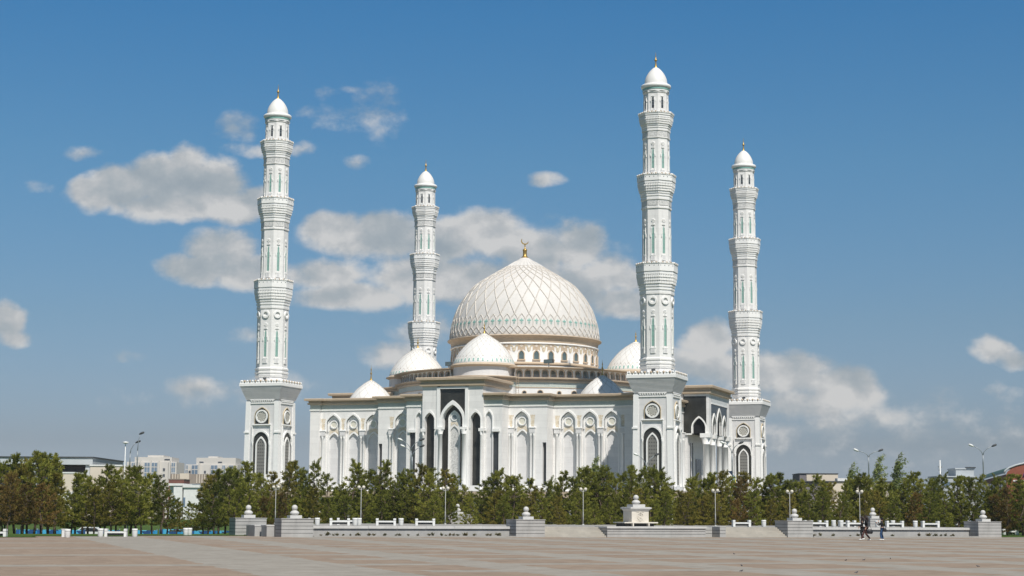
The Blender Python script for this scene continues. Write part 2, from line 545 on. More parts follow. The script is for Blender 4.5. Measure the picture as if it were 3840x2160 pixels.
def wing_bay(mb, sgn):
    """wall masonry of one half of a facade: corner pier, three-arch wing, one-arch bay"""
    q = lambda a, b: (min(sgn * a, sgn * b), max(sgn * a, sgn * b))
    def flat(a, b, y, z0=Z0, z1=22.3, mt=WHITE):
        x0, x1 = q(a, b)
        mb.add([(x0, y, z0), (x1, y, z0), (x1, y, z1), (x0, y, z1)], [(0, 1, 2, 3)], mt)
    def ret(x, y0, y1, z0=Z0, z1=22.3, mt=WHITE):
        x *= sgn
        mb.add([(x, y0, z0), (x, y1, z0), (x, y1, z1), (x, y0, z1)], [(0, 1, 2, 3)], mt)
    flat(30.2, 32.2, -32.2); ret(30.2, -32.2, -31.5)
    flat(29.65, 30.2, -31.5); flat(16.6, 17.35, -31.5)
    for cx in (19.4, 23.5, 27.6):
        x0, x1 = q(cx - 2.05, cx + 2.05)
        arch_wall(mb, x0, x1, Z0, 22.3, sgn * cx, 1.57, 6.9, 18.75, 20.42, -31.5, -31.05, WHITE)
    ret(16.6, -35.3, -31.5)
    x0, x1 = q(9.3, 14.2)
    arch_wall(mb, x0, x1, Z0, 22.3, sgn * 11.75, 1.57, 6.9, 18.75, 20.42, -35.3, -34.85, WHITE)
    flat(14.2, 15.75, -35.3); flat(16.45, 16.6, -35.3); flat(15.75, 16.45, -35.3, 14.6, 22.3); flat(15.75, 16.45, -35.3, Z0, 6.9)
    for xx in (15.75, 16.45): ret(xx, -35.3, -34.7, 6.9, 14.6)
    flat(15.75, 16.45, -34.7, 6.9, 14.6, SLIT)


def niche_parts(side, cx, y):
    """recessed blind niche, round medallion and ornament of one wall arch"""
    m = MB()
    arch_wall(m, -1.57, 1.57, 6.9 - 12, 20.5 - 12, 0, 1.06, 7.0 - 12, 15.5 - 12, 16.8 - 12, .45, .75, WHITE)
    arch_fill(m, 0, 1.06, 7.0 - 12, 15.5 - 12, 16.8 - 12, .75, PANEL)
    arch_ring(m, 0, 1.06, 1.24, 7.0 - 12, 15.5 - 12, 16.8 - 12, 17.05 - 12, .36, .45, WHITE2)
    m.box(-1.57, 1.57, .2, .45, 6.9 - 12, 7.25 - 12, WHITE2)
    put('niche', m, side, cx, y, 12)
    m = MB()
    arch_ring(m, 0, 1.38, 1.75, -1.6, 0, 1.52, 1.9, -.16, .1, WHITE2)
    arch_ring(m, 0, 1.14, 1.3, -1.6, -.1, 1.2, 1.36, .2, .45, WHITE2)
    put('arch_moulding', m, side, cx, y, 18.75)
    m = MB()
    disc(m, 0, 0, .62, .30, MEDAL); disc_ring(m, 0, 0, .6, .8, .18, .45, WHITE2)
    put('medallion', m, side, cx, y, 18.5)
    m = MB()
    m.add([(-1.0, .43, .55), (-.75, .43, .85), (.75, .43, .85), (1.0, .43, .55), (1.02, .43, -.35), (.55, .43, .1), (0, .43, .38), (-.55, .43, .1), (-1.02, .43, -.35)],
          [(0, 1, 7, 8), (1, 2, 6, 7), (6, 2, 5), (2, 3, 4, 5)][:0] or [(8, 7, 1, 0), (7, 6, 2, 1), (6, 5, 2), (5, 4, 3, 2)], SCROLL)
    put('scroll_ornament', m, side, cx, y, 16.75)


def column_parts(side, xs, y):
    for cx, pair in xs:
        m = MB()
        for dx in ((-.29, .29) if pair else (0,)): column(m, dx, -.18, .19, 6.3 - 11, 16.25 - 11)
        m.box(-.62, .62, -.42, 0, 6.0 - 11, 6.4 - 11, WHITE2)
        put('column_pair' if pair else 'column', m, side, cx, y, 11)
        m = MB()
        m.box(-.52, .52, -.42, 0, -.5, .35, PANEL); m.box(-.62, .62, -.52, 0, .35, .52, WHITE2); m.box(-.44, .44, -.34, 0, -.62, -.5, WHITE2)
        put('corbel', m, side, cx, y, 16.85)
        m = MB()
        m.add([(-.3, -.02, 0), (.3, -.02, 0), (.34, -.02, 1.3), (.48, -.02, 2.1), (-.48, -.02, 2.1), (-.34, -.02, 1.3)], [(0, 1, 2, 5), (5, 2, 3, 4)], SCROLL)
        put('scroll_panel', m, side, cx, y, 17.5)


def portal(side):
    m = MB(turn(SIDES[side]))
    for s in (-1, 1):
        q = lambda a, b: (min(s * a, s * b), max(s * a, s * b))
        # lower flank with its blind arch and dark slit
        x0, x1 = q(5.9, 7.55); y = -39.0
        arch_wall(m, x0, x1, Z0, 22.3, s * 6.8, .62, 6.8, 19.0, 20.1, y, y + .3, WHITE)
        arch_fill(m, s * 6.8, .62, 6.8, 19.0, 20.1, y + .3, PANEL)
        arch_ring(m, s * 6.8, .62, .84, 17.0, 19.0, 20.1, 20.42, y - .12, y + .05, WHITE2)
        x0, x1 = q(7.55, 8.65)
        m.add([(x0, y, 16.4), (x1, y, 16.4), (x1, y, 22.3), (x0, y, 22.3)], [(0, 1, 2, 3)], WHITE)
        m.add([(x0, y, Z0), (x1, y, Z0), (x1, y, 6.8), (x0, y, 6.8)], [(0, 1, 2, 3)], WHITE)
        m.add([(x0, y + .35, 6.8), (x1, y + .35, 6.8), (x1, y + .35, 16.4), (x0, y + .35, 16.4)], [(0, 1, 2, 3)], SLIT)
        for xx in (7.55, 8.65): m.add([(s * xx, y, 6.8), (s * xx, y + .35, 6.8), (s * xx, y + .35, 16.4), (s * xx, y, 16.4)], [(0, 1, 2, 3)], WHITE)
        m.add([(x0, y, 16.4), (x1, y, 16.4), (x1, y + .35, 16.4), (x0, y + .35, 16.4)], [(0, 1, 2, 3)], WHITE)
        x0, x1 = q(8.65, 9.3)
        m.add([(x0, y, Z0), (x1, y, Z0), (x1, y, 22.3), (x0, y, 22.3)], [(0, 1, 2, 3)], WHITE)
        m.add([(s * 9.3, y, Z0), (s * 9.3, -35.3, Z0), (s * 9.3, -35.3, 22.3), (s * 9.3, y, 22.3)], [(0, 1, 2, 3)], WHITE)
        m.box(*q(6.02, 6.42), y - .25, y, 16.6, 17.15, WHITE2); m.box(*q(7.45, 8.9), y - .3, y, 16.45, 17.0, WHITE2)
        # tall centre block: side arch
        y = -39.7
        x0, x1 = q(3.05, 5.9)
        arch_wall(m, x0, x1, Z0, 24.8, s * 4.48, .95, 6.8, 18.8, 20.0, y, y + 1.1, WHITE)
        m.add([(s * 5.9, y, Z0), (s * 5.9, -24, Z0), (s * 5.9, -24, 24.8), (s * 5.9, y, 24.8)], [(0, 1, 2, 3)], WHITE)
    y = -39.7
    arch_wall(m, -2.45, 2.45, 17.3, 24.3, 0, 2.32, 17.3, 18.9, 22.05, y + .22, y + 1.3, BLACK)
    m.add([(-2.45, y, 24.3), (2.45, y, 24.3), (2.45, y, 24.8), (-2.45, y, 24.8)], [(0, 1, 2, 3)], WHITE)
    m.add([(-2.45, y, Z0), (2.45, y, Z0), (2.45, y, 6.8), (-2.45, y, 6.8)], [(0, 1, 2, 3)], WHITE)
    m.add([(-2.45, y, 6.8), (2.45, y, 6.8), (2.45, y + 1.3, 6.8), (-2.45, y + 1.3, 6.8)], [(0, 1, 2, 3)], WHITE)
    m.add([(-5.9, y, 24.8), (5.9, y, 24.8), (5.9, -24, 24.8), (-5.9, -24, 24.8)], [(0, 1, 2, 3)], ROOF)
    for s in (-1, 1): m.add([(s * 2.45, y, Z0), (s * 2.45, y + 1.3, Z0), (s * 2.45, y + 1.3, 24.3), (s * 2.45, y, 24.3)], [(0, 1, 2, 3)], WHITE)
    m.build('portal_wall', mosque)
    f = MB()
    for s in (-1, 1): f.box(min(s * 2.45, s * 3.05), max(s * 2.45, s * 3.05), -.16, 0, Z0 - 15, 24.55 - 15, WHITE2)
    f.box(-3.05, 3.05, -.19, 0, 24.25 - 15, 24.6 - 15, WHITE2)
    arch_ring(f, 0, 1.95, 2.43, 17.3 - 15, 18.9 - 15, 21.4 - 15, 22.2 - 15, -.08, 1.28, WHITE2)
    put('portal_frame', f, side, 0, y, 15)
    for s in (-1, 1):
        c = MB(); column(c, 0, 0, .40, 6.0 - 11, 16.9 - 11, cap=.9, n=14); c.box(-.62, .62, -.5, .6, 16.9 - 11, 17.32 - 11, WHITE2)
        put('portal_column', c, side, s * 2.3, y - .1, 11)
        c = MB(); column(c, 0, 0, .19, 6.0 - 11, 16.5 - 11, cap=.7); c.box(-.42, .42, -.3, .3, 16.5 - 11, 17.05 - 11, WHITE2)
        put('portal_column', c, side, s * 5.62, y - .18, 11)
        c = MB()
        m2 = MB(); arch_fill(m2, 0, .95, 6.8 - 12, 18.8 - 12, 20.0 - 12, 1.1, BLACK)
        arch_ring(m2, 0, .95, 1.16, 17.0 - 12, 18.8 - 12, 20.0 - 12, 20.45 - 12, -.12, .1, WHITE2)
        put('dark_side_panel', m2, side, s * 4.48, y, 12)
    p = MB()
    p.add([(-2.45, 1.32, 6.8 - 12), (2.45, 1.32, 6.8 - 12), (2.45, 1.32, 22.3 - 12), (-2.45, 1.32, 22.3 - 12)], [(0, 1, 2, 3)], BLACK)
    put('dark_back_panel', p, side, 0, y, 12)
    p = MB()
    arch_wall(p, -1.12, 1.12, 6.8 - 12, 18.6 - 12, 0, .8, 7.1 - 12, 16.4 - 12, 17.5 - 12, 1.0, 1.2, WHITE)
    arch_fill(p, 0, 1.12, 18.6 - 12, 18.9 - 12, 20.35 - 12, 1.0, WHITE)
    arch_fill(p, 0, .8, 7.1 - 12, 16.4 - 12, 17.5 - 12, 1.2, SCRIPT)
    arch_ring(p, 0, .98, 1.16, 6.8 - 12, 18.9 - 12, 20.1 - 12, 20.4 - 12, .9, 1.3, WHITE2)
    lancet = put('lancet_panel', p, side, 0, y, 12)
    p = MB(); disc(p, 0, 0, .5, -.06, GREYMETAL); disc_ring(p, 0, 0, .48, .66, -.14, .02, WHITE2)
    o = p.build('medallion', lancet, loc=(0, 1.0, 19.1 - 12))
    p = MB(); p.add([(-.72, -.03, .5), (.72, -.03, .5), (.7, -.03, -.3), (0, -.03, .25), (-.7, -.03, -.3)], [(0, 4, 3), (0, 3, 1), (1, 3, 2)], SCROLL)
    p.build('scroll_ornament', lancet, loc=(0, 1.0, 17.75 - 12))


CORN = [(0, 22.22), (.42, 22.28), (.47, 22.58), (.26, 22.62), (.30, 22.92), (.93, 23.02), (.98, 23.34), (.88, 23.42), (-.4, 23.42), (-.4, 22.9)]


def half_plan(first, second):
    """plan from the middle of one side round the corner to the middle of the next (front -> right frame)"""
    def arm(kind, s):
        pts = [(30.2, -32.2), (30.2, -31.5), (16.6, -31.5), (16.6, -35.3)]
        pts += [(8.8, -35.3)] if kind == 'porch' else [(9.3, -35.3), (9.3, -39.0), (5.9, -39.0)]
        return [(s * x, y) for x, y in pts]
    a = arm(first, 1)[::-1]
    b = [(-y, x) for x, y in arm(second, -1)]
    return a + [(32.2, -32.2)] + b


for side, kinds in (('front', ('portal', 'porch')), ('right', ('porch', 'portal')), ('back', ('portal', 'portal')), ('left', ('portal', 'portal'))):
    t = turn(SIDES[side])
    plan = [t(x, y, 0)[:2] for x, y in half_plan(*kinds)]
    m = MB(); m.sweep(CORN, plan, BEIGE, closed=False); m.build('cornice', mosque)
    m = MB(); m.sweep([(.03, 21.3), (.03, 22.22)], plan, FRIEZE, closed=False); m.build('frieze', mosque)
    m = MB(); m.sweep([(0, 21.06), (.14, 21.1), (.16, 21.26), (.05, 21.3)], plan, WHITE2, closed=False)
    m.sweep([(.32, 4.9), (.32, 5.9), (.14, 6.0), (.12, 6.55), (0, 6.7)], plan, WHITE2, closed=False)
    m.build('plinth_moulding', mosque)

for side in SIDES:
    for s in (-1, 1):
        m = MB(turn(SIDES[side])); wing_bay(m, s)
        if side == 'right':
            x0, x1 = min(s * 8.8, s * 9.3), max(s * 8.8, s * 9.3)
            m.add([(x0, -35.3, Z0), (x1, -35.3, Z0), (x1, -35.3, 22.3), (x0, -35.3, 22.3)], [(0, 1, 2, 3)], WHITE)
        m.build('wall', mosque)
    if side in ('back',):
        continue
    for s in (-1, 1):
        if side == 'left' and s == -1: pass
        for cx in (19.4, 23.5, 27.6): niche_parts(side, s * cx, -31.5)
        niche_parts(side, s * 11.75, -35.3)
        column_parts(side, [(s * 21.45, True), (s * 25.55, True), (s * 29.75, False), (s * 17.3, False)], -31.5)
        column_parts(side, [(s * 9.75, True), (s * 13.85, True)], -35.3)
for side in ('front', 'left'):
    portal(side)
    m = MB(turn(SIDES[side]))
    m.sweep([(0, 24.72), (.45, 24.8), (.52, 25.22), (.28, 25.28), (.32, 25.75), (.95, 25.86), (1.0, 26.24), (.9, 26.34), (-.4, 26.34), (-.4, 25.2)],
            [(-5.9, -26), (-5.9, -39.7), (5.9, -39.7), (5.9, -26)], BEIGE, closed=False)
    m.build('cornice', mosque)
m = MB()
m.box(-31.3, 31.3, -31.3, 31.3, 22.0, 23.1, ROOF)
for a in SIDES.values():
    t = turn(a); pts = [t(x, y, 0) for x, y in ((-16.4, -35.1), (16.4, -31.0))]
    xs, ys = sorted(p[0] for p in pts), sorted(p[1] for p in pts)
    m.box(xs[0], xs[1], ys[0], ys[1], 22.05, 23.05, ROOF)
m.build('roof', mosque)

# ---- entrance porch on the right-hand side
m = MB(turn(PI / 2)); yF, yB = -40.3, -35.3                        # facade frame: x = v, front face at u = 40.3
H0, H1 = 17.2, 24.75
for s in (-1, 1): m.box(min(s * 8.8, s * 7.05), max(s * 8.8, s * 7.05), yF, yF + .55, H0, H1, WHITE)
m.box(-7.05, 7.05, yF + .02, yF + .5, 22.95, H1, WHITE)
m.build('porch_wall', mosque)
m = MB(); m.add([(-6.9, 0, -.55), (6.9, 0, -.55), (6.9, 0, .75), (-6.9, 0, .75)], [(0, 1, 2, 3)], SCRIPTB)
m.box(-7.05, 7.05, -.1, 0.02, -.75, -.55, WHITE2)
put('inscription_band', m, 'right', 0, yF - .01, 23.65)
m = MB(turn(PI / 2))
for cx, hw, zs, za, x0, x1 in ((-4.45, 1.55, 18.7, 20.7, -7.05, -2.45), (0.0, 2.05, 19.1, 21.9, -2.45, 2.45), (4.45, 1.55, 18.7, 20.7, 2.45, 7.05)):
    arch_wall(m, x0, x1, H0, 22.95, cx, hw, H0, zs, za, yF + .06, yF + .5, BLACK, WHITE2)
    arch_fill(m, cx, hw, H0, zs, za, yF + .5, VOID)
m.build('dark_front_panel', mosque)
for cx, hw, zs, za in ((-4.45, 1.55, 18.7, 20.7), (0.0, 2.05, 19.1, 21.9), (4.45, 1.55, 18.7, 20.7)):
    m = MB(); arch_ring(m, 0, hw, hw + .38, 0, zs - H0, za - H0, za + .55 - H0, -.08, .3, WHITE2)
    put('porch_arch', m, 'right', cx, yF, H0)
for s in (-1, 1):
    m = MB()
    a = []
    # flank wall: black granite pierced by one arch, seen square on from the front of the mosque
    mm = MB(lambda x, y, z, s=s: (x, s * y, z))
    arch_wall(mm, 35.3, 39.75, H0, H1, 38.3, 1.22, H0, 18.4, 20.15, -8.74, -8.2, BLACK, WHITE2)
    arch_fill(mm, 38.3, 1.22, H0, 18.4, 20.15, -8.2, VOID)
    arch_ring(mm, 38.3, 1.22, 1.5, H0, 18.4, 20.15, 20.5, -8.86, -8.6, WHITE2)
    mm.box(35.3, 36.9, -8.9, -8.3, 16.95, H0, WHITE2)
    mm.build('dark_flank_panel', mosque)
for v in (-8.1, -2.95, 2.95, 8.1):
    big_ = abs(v) > 5
    m = MB(); column(m, 0, 0, .66 if big_ else .5, 5.75 - 11, 16.4 - 11, cap=1.3, n=14)
    r = 1.0 if big_ else .78
    m.box(-r, r, -r, r, 16.4 - 11, 17.2 - 11, WHITE2)
    put('porch_column', m, 'right', v, yF + .75, 11)
m = MB(turn(PI / 2)); m.box(-8.6, 8.6, -36.0, -35.2, Z0, H1, WHITE)
for xx in (-6.6, -4.7, 4.7, 6.6): m.box(xx - .16, xx + .16, -36.12, -36.0, 8.5, 15.5, SLIT)
m.box(-2.2, 2.2, -36.14, -36.0, Z0, 12.5, SLIT); m.box(-8.0, 8.0, -36.2, -36.0, 17.2, 24.2, BLACK)
m.box(-8.75, 8.75, yF + .1, -35.4, 24.3, 24.7, WHITE)
m.build('porch_back_wall', mosque)
m = MB(turn(PI / 2))
m.sweep([(0, 24.72), (.45, 24.8), (.52, 25.22), (.28, 25.28), (.32, 25.75), (.95, 25.86), (1.0, 26.24), (.9, 26.34), (-.4, 26.34), (-.4, 25.2)],
        [(-8.8, -27), (-8.8, -40.3), (8.8, -40.3), (8.8, -27)], BEIGE, closed=False)
m.box(-8.7, 8.7, -40.0, -27, 25.6, 26.2, ROOF)
for s in (-1, 1): m.box(min(s * 8.8, s * 8.3), max(s * 8.8, s * 8.3), -35.2, -27, 22.9, 24.7, WHITE)
m.build('cornice', mosque)

# ---- podium
m = MB()
PB = 45.2
m.box(-PB, PB, -PB, PB, 4.6, 5.6, BEIGE)
m.box(-PB + .3, PB - .3, -PB + .3, PB - .3, 5.6, 5.74, ROOF)
m.box(-PB + 3.2, PB - 3.2, -PB + 3.2, PB - 3.2, 0.0, 4.6, SLIT)
m.build('podium', mosque)
for k in range(15):
    for side in ('front', 'right'):
        c = MB(); c.lathe([(.55, 0), (.55, .3), (.42, .4), (.38, 4.2), (.55, 4.4), (.55, 4.6)], 12, WHITE2)
        put('podium_column', c, side, -42 + k * 6, -PB + .9, 0)

# ---- tiers under the great dome
def circ(r, n=24, a0=0.0): return [(r * math.cos(a0 + 2 * PI * k / n), r * math.sin(a0 + 2 * PI * k / n)) for k in range(n)]


AX = [(0, -23.5), (23.5, 0), (0, 23.5), (-23.5, 0)]
m = MB(); m.sweep([(0, 22.5), (0, 25.55)], circ(25.6), WHITE)
for cx, cy in AX: m.lathe([(6.9, 22.5), (6.9, 25.6)], 28, WHITE, c=(cx, cy, 0), cap=False)
m.build('lower_tier_wall', mosque)
m = MB(); m.sweep([(.04, 25.5), (.04, 26.5)], circ(25.6), FRIEZE)
for cx, cy in AX: m.lathe([(6.95, 25.5), (6.95, 26.5)], 28, FRIEZE, c=(cx, cy, 0), cap=False)
m.build('frieze', mosque)
pr = [(0, 26.45), (.36, 26.5), (.4, 26.74), (.2, 26.78), (.24, 27.02), (.8, 27.1), (.84, 27.36), (-2.5, 27.36)]
m = MB(); m.sweep(pr, circ(25.6), BEIGE); m.sweep([(0, 25.4), (.12, 25.42), (.12, 25.52), (0, 25.55)], circ(25.6), BEIGE)
for cx, cy in AX: m.lathe([(6.9 + a, z + .03) for a, z in pr[:-1]] + [(0, 27.39)], 28, BEIGE, c=(cx, cy, 0), cap=False)
m.build('cornice', mosque)
for k in range(24):
    for j in (-1, 1):
        a = 2 * PI * (k + .5) / 24
        if min(math.hypot(25.6 * math.cos(a) - cx, 25.6 * math.sin(a) - cy) for cx, cy in AX) < 7.4: continue
        if math.sin(a + MA) > .75: continue
        ap = 25.6 * math.cos(PI / 24)
        w = MB(); r0 = .34 if j < 0 else .48
        arch_fill(w, 0, r0, -.5, .15, .15 + r0 * .95, -.02, SLIT, p=2, q=2)
        arch_ring(w, 0, r0, r0 + .14, -.5, .15, .15 + r0 * .95, .15 + (r0 + .14) * .95, -.1, .02, BEIGE, p=2, q=2)
        ph = a + PI / 2
        w.build('tier_window', mosque, loc=(ap * math.cos(a) - j * 1.5 * math.sin(a), ap * math.sin(a) + j * 1.5 * math.cos(a), 24.3), rotz=ph)
# arcade gallery
RA = 25.1
m = MB(); m.sweep([(0, 27.3), (0, 29.2)], circ(23.7), WHITE)
m.sweep([(.03, 28.1), (.03, 28.7)], circ(23.7), FRIEZE)
m.build('gallery_wall', mosque)
for k in range(24):
    a = 2 * PI * (k + .5) / 24; ap = RA * math.cos(PI / 24); half = RA * math.sin(PI / 24)
    if min(math.hypot(ap * math.cos(a) - cx, ap * math.sin(a) - cy) for cx, cy in AX) < 4.0: continue
    w = MB(); pit = 2 * half / 4
    for j in range(4):
        c = -half + pit * (j + .5)
        arch_wall(w, c - pit / 2, c + pit / 2, 0, 1.75, c, .52, .04, .95, 1.42, 0, .42, WHITE2, p=2, q=2)
        arch_ring(w, c, .52, .66, .04, .95, 1.42, 1.58, -.07, .05, BEIGE, p=2, q=2)
    for j in range(5):
        c = -half + pit * j
        w.box(c - .12, c + .12, -.1, .1, 0, 1.0, WHITE2)
    w.build('arcade', mosque, loc=(ap * math.cos(a), ap * math.sin(a), 27.36), rotz=a + PI / 2)
m = MB()
m.sweep([(0, 29.06), (.9, 29.1), (1.5, 29.18), (1.5, 29.34), (-9.5, 30.3)], circ(25.1), BEIGE)
m.build('eave', mosque)
for (px, py, w_) in ((3.2, -21.0, .75), (11.5, -19.0, 1.0), (-9.0, -19.0, .7)):
    f = MB(); f.box(-w_, w_, -.25, .25, .25, 1.0, DARKMETAL); f.box(-.1, .1, -.1, .1, -.4, .3, GREYMETAL)
    f.add([(-w_ * .9, -.27, .3), (w_ * .9, -.27, .3), (w_ * .9, -.27, .95), (-w_ * .9, -.27, .95)], [(0, 1, 2, 3)], GLASS)
    f.build('floodlight', mosque, loc=(px, py, 30.1), rotz=-.2)
f = MB()
for x in (-.25, .25):
    f.tube([(x, 0, 0), (x, 0, 4.4), (x, .5, 4.8)], .035, BEIGE, 4)
for k in range(11): f.tube([(-.25, 0, .3 + k * .4), (.25, 0, .3 + k * .4)], .025, BEIGE, 4)
f.build('ladder', mosque, loc=(7.6, -25.9, 23.2), rotz=.3)
f = MB(); f.lathe([(1.0, 0), (1.0, .9), (1.08, .95), (1.08, 1.15), (0, 1.35)], 18, BLUEMETAL); f.box(-.8, .8, -.5, .5, -.9, 0, DARKMETAL)
f.build('roof_tank', mosque, loc=(2.35, -30.6, 24.5 - .2))

# ---- great dome
drum = MB(); RD = 14.9
drum.lathe([(RD + .1, 29.2), (RD + .1, 30.6), (RD, 30.7), (RD, 34.7)], 96, WHITE, cap=False)
drum.lathe([(RD, 34.7), (RD + .22, 34.75), (RD + .25, 34.98), (RD + .1, 35.05)], 96, WHITE2, cap=False)
drum.lathe([(RD + .05, 35.05), (RD + .12, 35.9), (RD + .45, 36.2), (RD + .8, 36.36), (RD + .8, 36.55), (RD + .2, 36.66)], 96, BEIGE, cap=False)
drum.lathe([(RD + .1, 30.6), (RD + .2, 30.6), (RD + .2, 31.2), (RD, 31.25)], 96, BEIGE, cap=False)
drum = drum.build('drum', mosque)
for k in range(32):
    a = 2 * PI * (k + .5) / 32
    if math.sin(a + MA) > .55: continue
    w = MB()
    arch_fill(w, 0, .5, -.85, .15, .8, -.03, GLASS)
    arch_ring(w, 0, .48, .66, -.85, .15, .8, 1.02, -.14, .1, BEIGE)
    w.box(-.8, .8, -.22, .1, -1.1, -.85, BEIGE)
    w.add([(-.75, -.02, .7), (-.5, -.02, 1.0), (.5, -.02, 1.0), (.75, -.02, .7), (.72, -.02, 1.9), (.35, -.02, 2.35), (-.35, -.02, 2.35), (-.72, -.02, 1.9)],
          [(0, 1, 6, 7), (1, 2, 5, 6), (2, 3, 4, 5)], BEIGE)
    disc_ring(w, 0, 1.75, .12, .2, -.08, .0, WHITE2, 10)
    w.build('drum_window', drum, loc=((RD) * math.cos(a), (RD) * math.sin(a), 32.6), rotz=a + PI / 2)
    b = 2 * PI * k / 32
    s = MB()
    out = [(-.95, 0), (-.8, -.25), (-.45, -.35), (-.28, -1.2), (0, -1.5), (.28, -1.2), (.45, -.35), (.8, -.25), (.95, 0)]
    inn = [(-.6, 0), (-.55, -.12), (-.25, -.2), (-.12, -.95), (0, -1.12), (.12, -.95), (.25, -.2), (.55, -.12), (.6, 0)]
    n = len(out)
    s.add([(x, -.07, z) for x, z in out] + [(x, -.07, z) for x, z in inn], [(i, i + 1, n + i + 1, n + i) for i in range(n - 1)], GOLDST)
    s.add([(0, -.06, -.45), (.12, -.06, -.7), (0, -.06, -.95), (-.12, -.06, -.7)], [(0, 3, 2, 1)], GOLDST)
    s.build('swag_ornament', drum, loc=(RD * math.cos(b), RD * math.sin(b), 34.65), rotz=b + PI / 2)

DP = [(15.15, 36.62), (15.2, 37.3), (15.1, 38.1), (14.88, 39.6), (14.3, 41.5), (13.45, 43.55), (12.2, 45.5), (10.3, 47.75), (7.9, 49.4), (6.2, 50.45), (4.6, 51.4), (3.2, 52.32), (1.9, 53.15), (.95, 53.75), (.5, 54.0), (0, 54.08)]
SP = [(5.85, 29.95), (5.82, 30.3), (5.55, 30.9), (5.0, 31.9), (4.4, 32.7), (3.6, 33.6), (2.65, 34.45), (1.7, 35.1), (.9, 35.6), (.4, 35.9), (0, 36.02)]
CP = [(4.25, 23.1), (4.05, 23.9), (3.75, 24.4), (3.3, 25.0), (2.75, 25.6), (2.2, 26.1), (1.5, 26.65), (.85, 27.1), (.35, 27.4), (0, 27.5)]


class Prof:
    def __init__(s, pts, steps=60):
        p = np.array(pts, float); d = np.r_[0, np.cumsum(np.hypot(*np.diff(p, axis=0).T))]
        def cr(t):                                   # Catmull-Rom through the measured outline
            i = int(min(max(np.searchsorted(d, t) - 1, 0), len(p) - 2))
            u = (t - d[i]) / (d[i + 1] - d[i]); a, b, c, e = p[max(i - 1, 0)], p[i], p[i + 1], p[min(i + 2, len(p) - 1)]
            return .5 * ((2 * b) + (c - a) * u + (2 * a - 5 * b + 4 * c - e) * u * u + (3 * b - a - 3 * c + e) * u ** 3)
        s.s = np.linspace(0, d[-1], steps); q = np.array([cr(t) for t in s.s]); s.r, s.z = np.maximum(q[:, 0], 0), q[:, 1]; s.r[-1] = 0

    def at_s(s, t): return float(np.interp(t, s.s, s.r)), float(np.interp(t, s.s, s.z))
    def s_of_z(s, z): return float(np.interp(z, s.z, s.s))
    def pts(s): return list(zip(s.r.tolist(), s.z.tolist()))

    def p3(s, a, t, off=0.0):
        r, z = s.at_s(t); r1, z1 = s.at_s(t + .05); d = Vector((r1 - r, z1 - z)); n = Vector((d.y, -d.x))
        n = n.normalized() if n.length > 1e-9 else Vector((0, 1))
        r += n.x * off; z += n.y * off
        return (r * math.cos(a), r * math.sin(a), z)


def lattice(mb, pf, n, k, s0, rmin, rad, mt, ds=.28):
    for sg in (-1, 1):
        for j in range(n):
            a, t, path = 2 * PI * j / n, s0, []
            while True:
                r, z = pf.at_s(t)
                path.append(pf.p3(a, t, rad * .35))
                if r < rmin: break
                a += sg * ds / (r * k); t += ds
            mb.tube(path, rad, mt, 4, False)


pf = Prof(DP, 90)
m = MB(); m.lathe(pf.pts(), 128, DOME, cap=False)
dome = m.build('great_dome', mosque)
m = MB(); d64 = 2 * PI / 64
S = pf.s_of_z
for j in range(64):
    c = j * d64; e = c + d64 / 2
    L = lambda pts, r=.105: m.tube([pf.p3(a, t, .03) for a, t in pts], r, RIB, 4, False)
    L([(e, S(38.35)), (e + d64 * .04, S(39.0)), (e, S(39.55)), (e - d64 * .16, S(40.1)), (c, S(40.75))])
    L([(e, S(39.55)), (e + d64 * .16, S(40.1)), (e + d64 / 2, S(40.75))])
    L([(e, S(38.35)), (c + d64 * .25, S(37.95)), (c, S(37.5)), (c - d64 / 2, S(36.75))])
    L([(e, S(38.35)), (c + d64 * .75, S(37.95)), (c + d64, S(37.5)), (c + d64 * 1.5, S(36.75))])
lattice(m, pf, 32, 2.35, S(40.75), 4.2, .12, RIB)
for j in range(32):
    a = 2 * PI * (j + .5) / 32
    m.tube([pf.p3(a, t, .02) for t in (S(51.5), S(52.3), S(53.1))], [.1, .08, .03], DOME, 4, False)
m.build('lattice', dome)
m = MB()
for j in range(64):
    c = j * d64
    def Q(pts): m.add([pf.p3(c + x / 14.9, S(z), .06) for x, z in pts], [tuple(range(len(pts)))], TEAL)
    Q([(0, 39.15), (.2, 39.38), (0, 39.85), (-.2, 39.38)]); Q([(.06, 39.2), (.36, 39.25), (.42, 39.45), (.22, 39.5)]); Q([(-.06, 39.2), (-.22, 39.5), (-.42, 39.45), (-.36, 39.25)])
    Q([(0, 38.62), (.2, 38.88), (.1, 38.88), (0, 38.74)]); Q([(0, 38.62), (0, 38.74), (-.1, 38.88), (-.2, 38.88)]); Q([(-.2, 38.9), (-.1, 38.9), (0, 39.04), (0, 39.14)]); Q([(.2, 38.9), (0, 39.14), (0, 39.04), (.1, 38.9)])
m.build('tile_motif_band', dome)
m = MB()
m.lathe([(.95, 53.7), (.6, 54.1), (.42, 54.3), (.4, 55.3), (.46, 55.35), (.46, 55.6), (.3, 55.7), (.12, 55.85), (.1, 56.7), (.16, 56.8), (0, 56.9)], 14, GOLD, cap=False)
n = 22; cresc = []
for k in range(n + 1):
    a = R(-35 + 205 * k / n) + PI; w = .24 * math.sin(PI * k / n) ** .8 + .01
    cresc.append((a, w))
pts, fs = [], []
for a, w in cresc:
    for dr in (-w / 2, w / 2):
        for y in (-.07, .07): pts.append(((.72 + dr) * math.cos(a), y, 57.45 + (.72 + dr) * math.sin(a)))
for k in range(n):
    o = 4 * k
    fs += [(o, o + 2, o + 6, o + 4), (o + 1, o + 5, o + 7, o + 3), (o, o + 4, o + 5, o + 1), (o + 2, o + 3, o + 7, o + 6)]
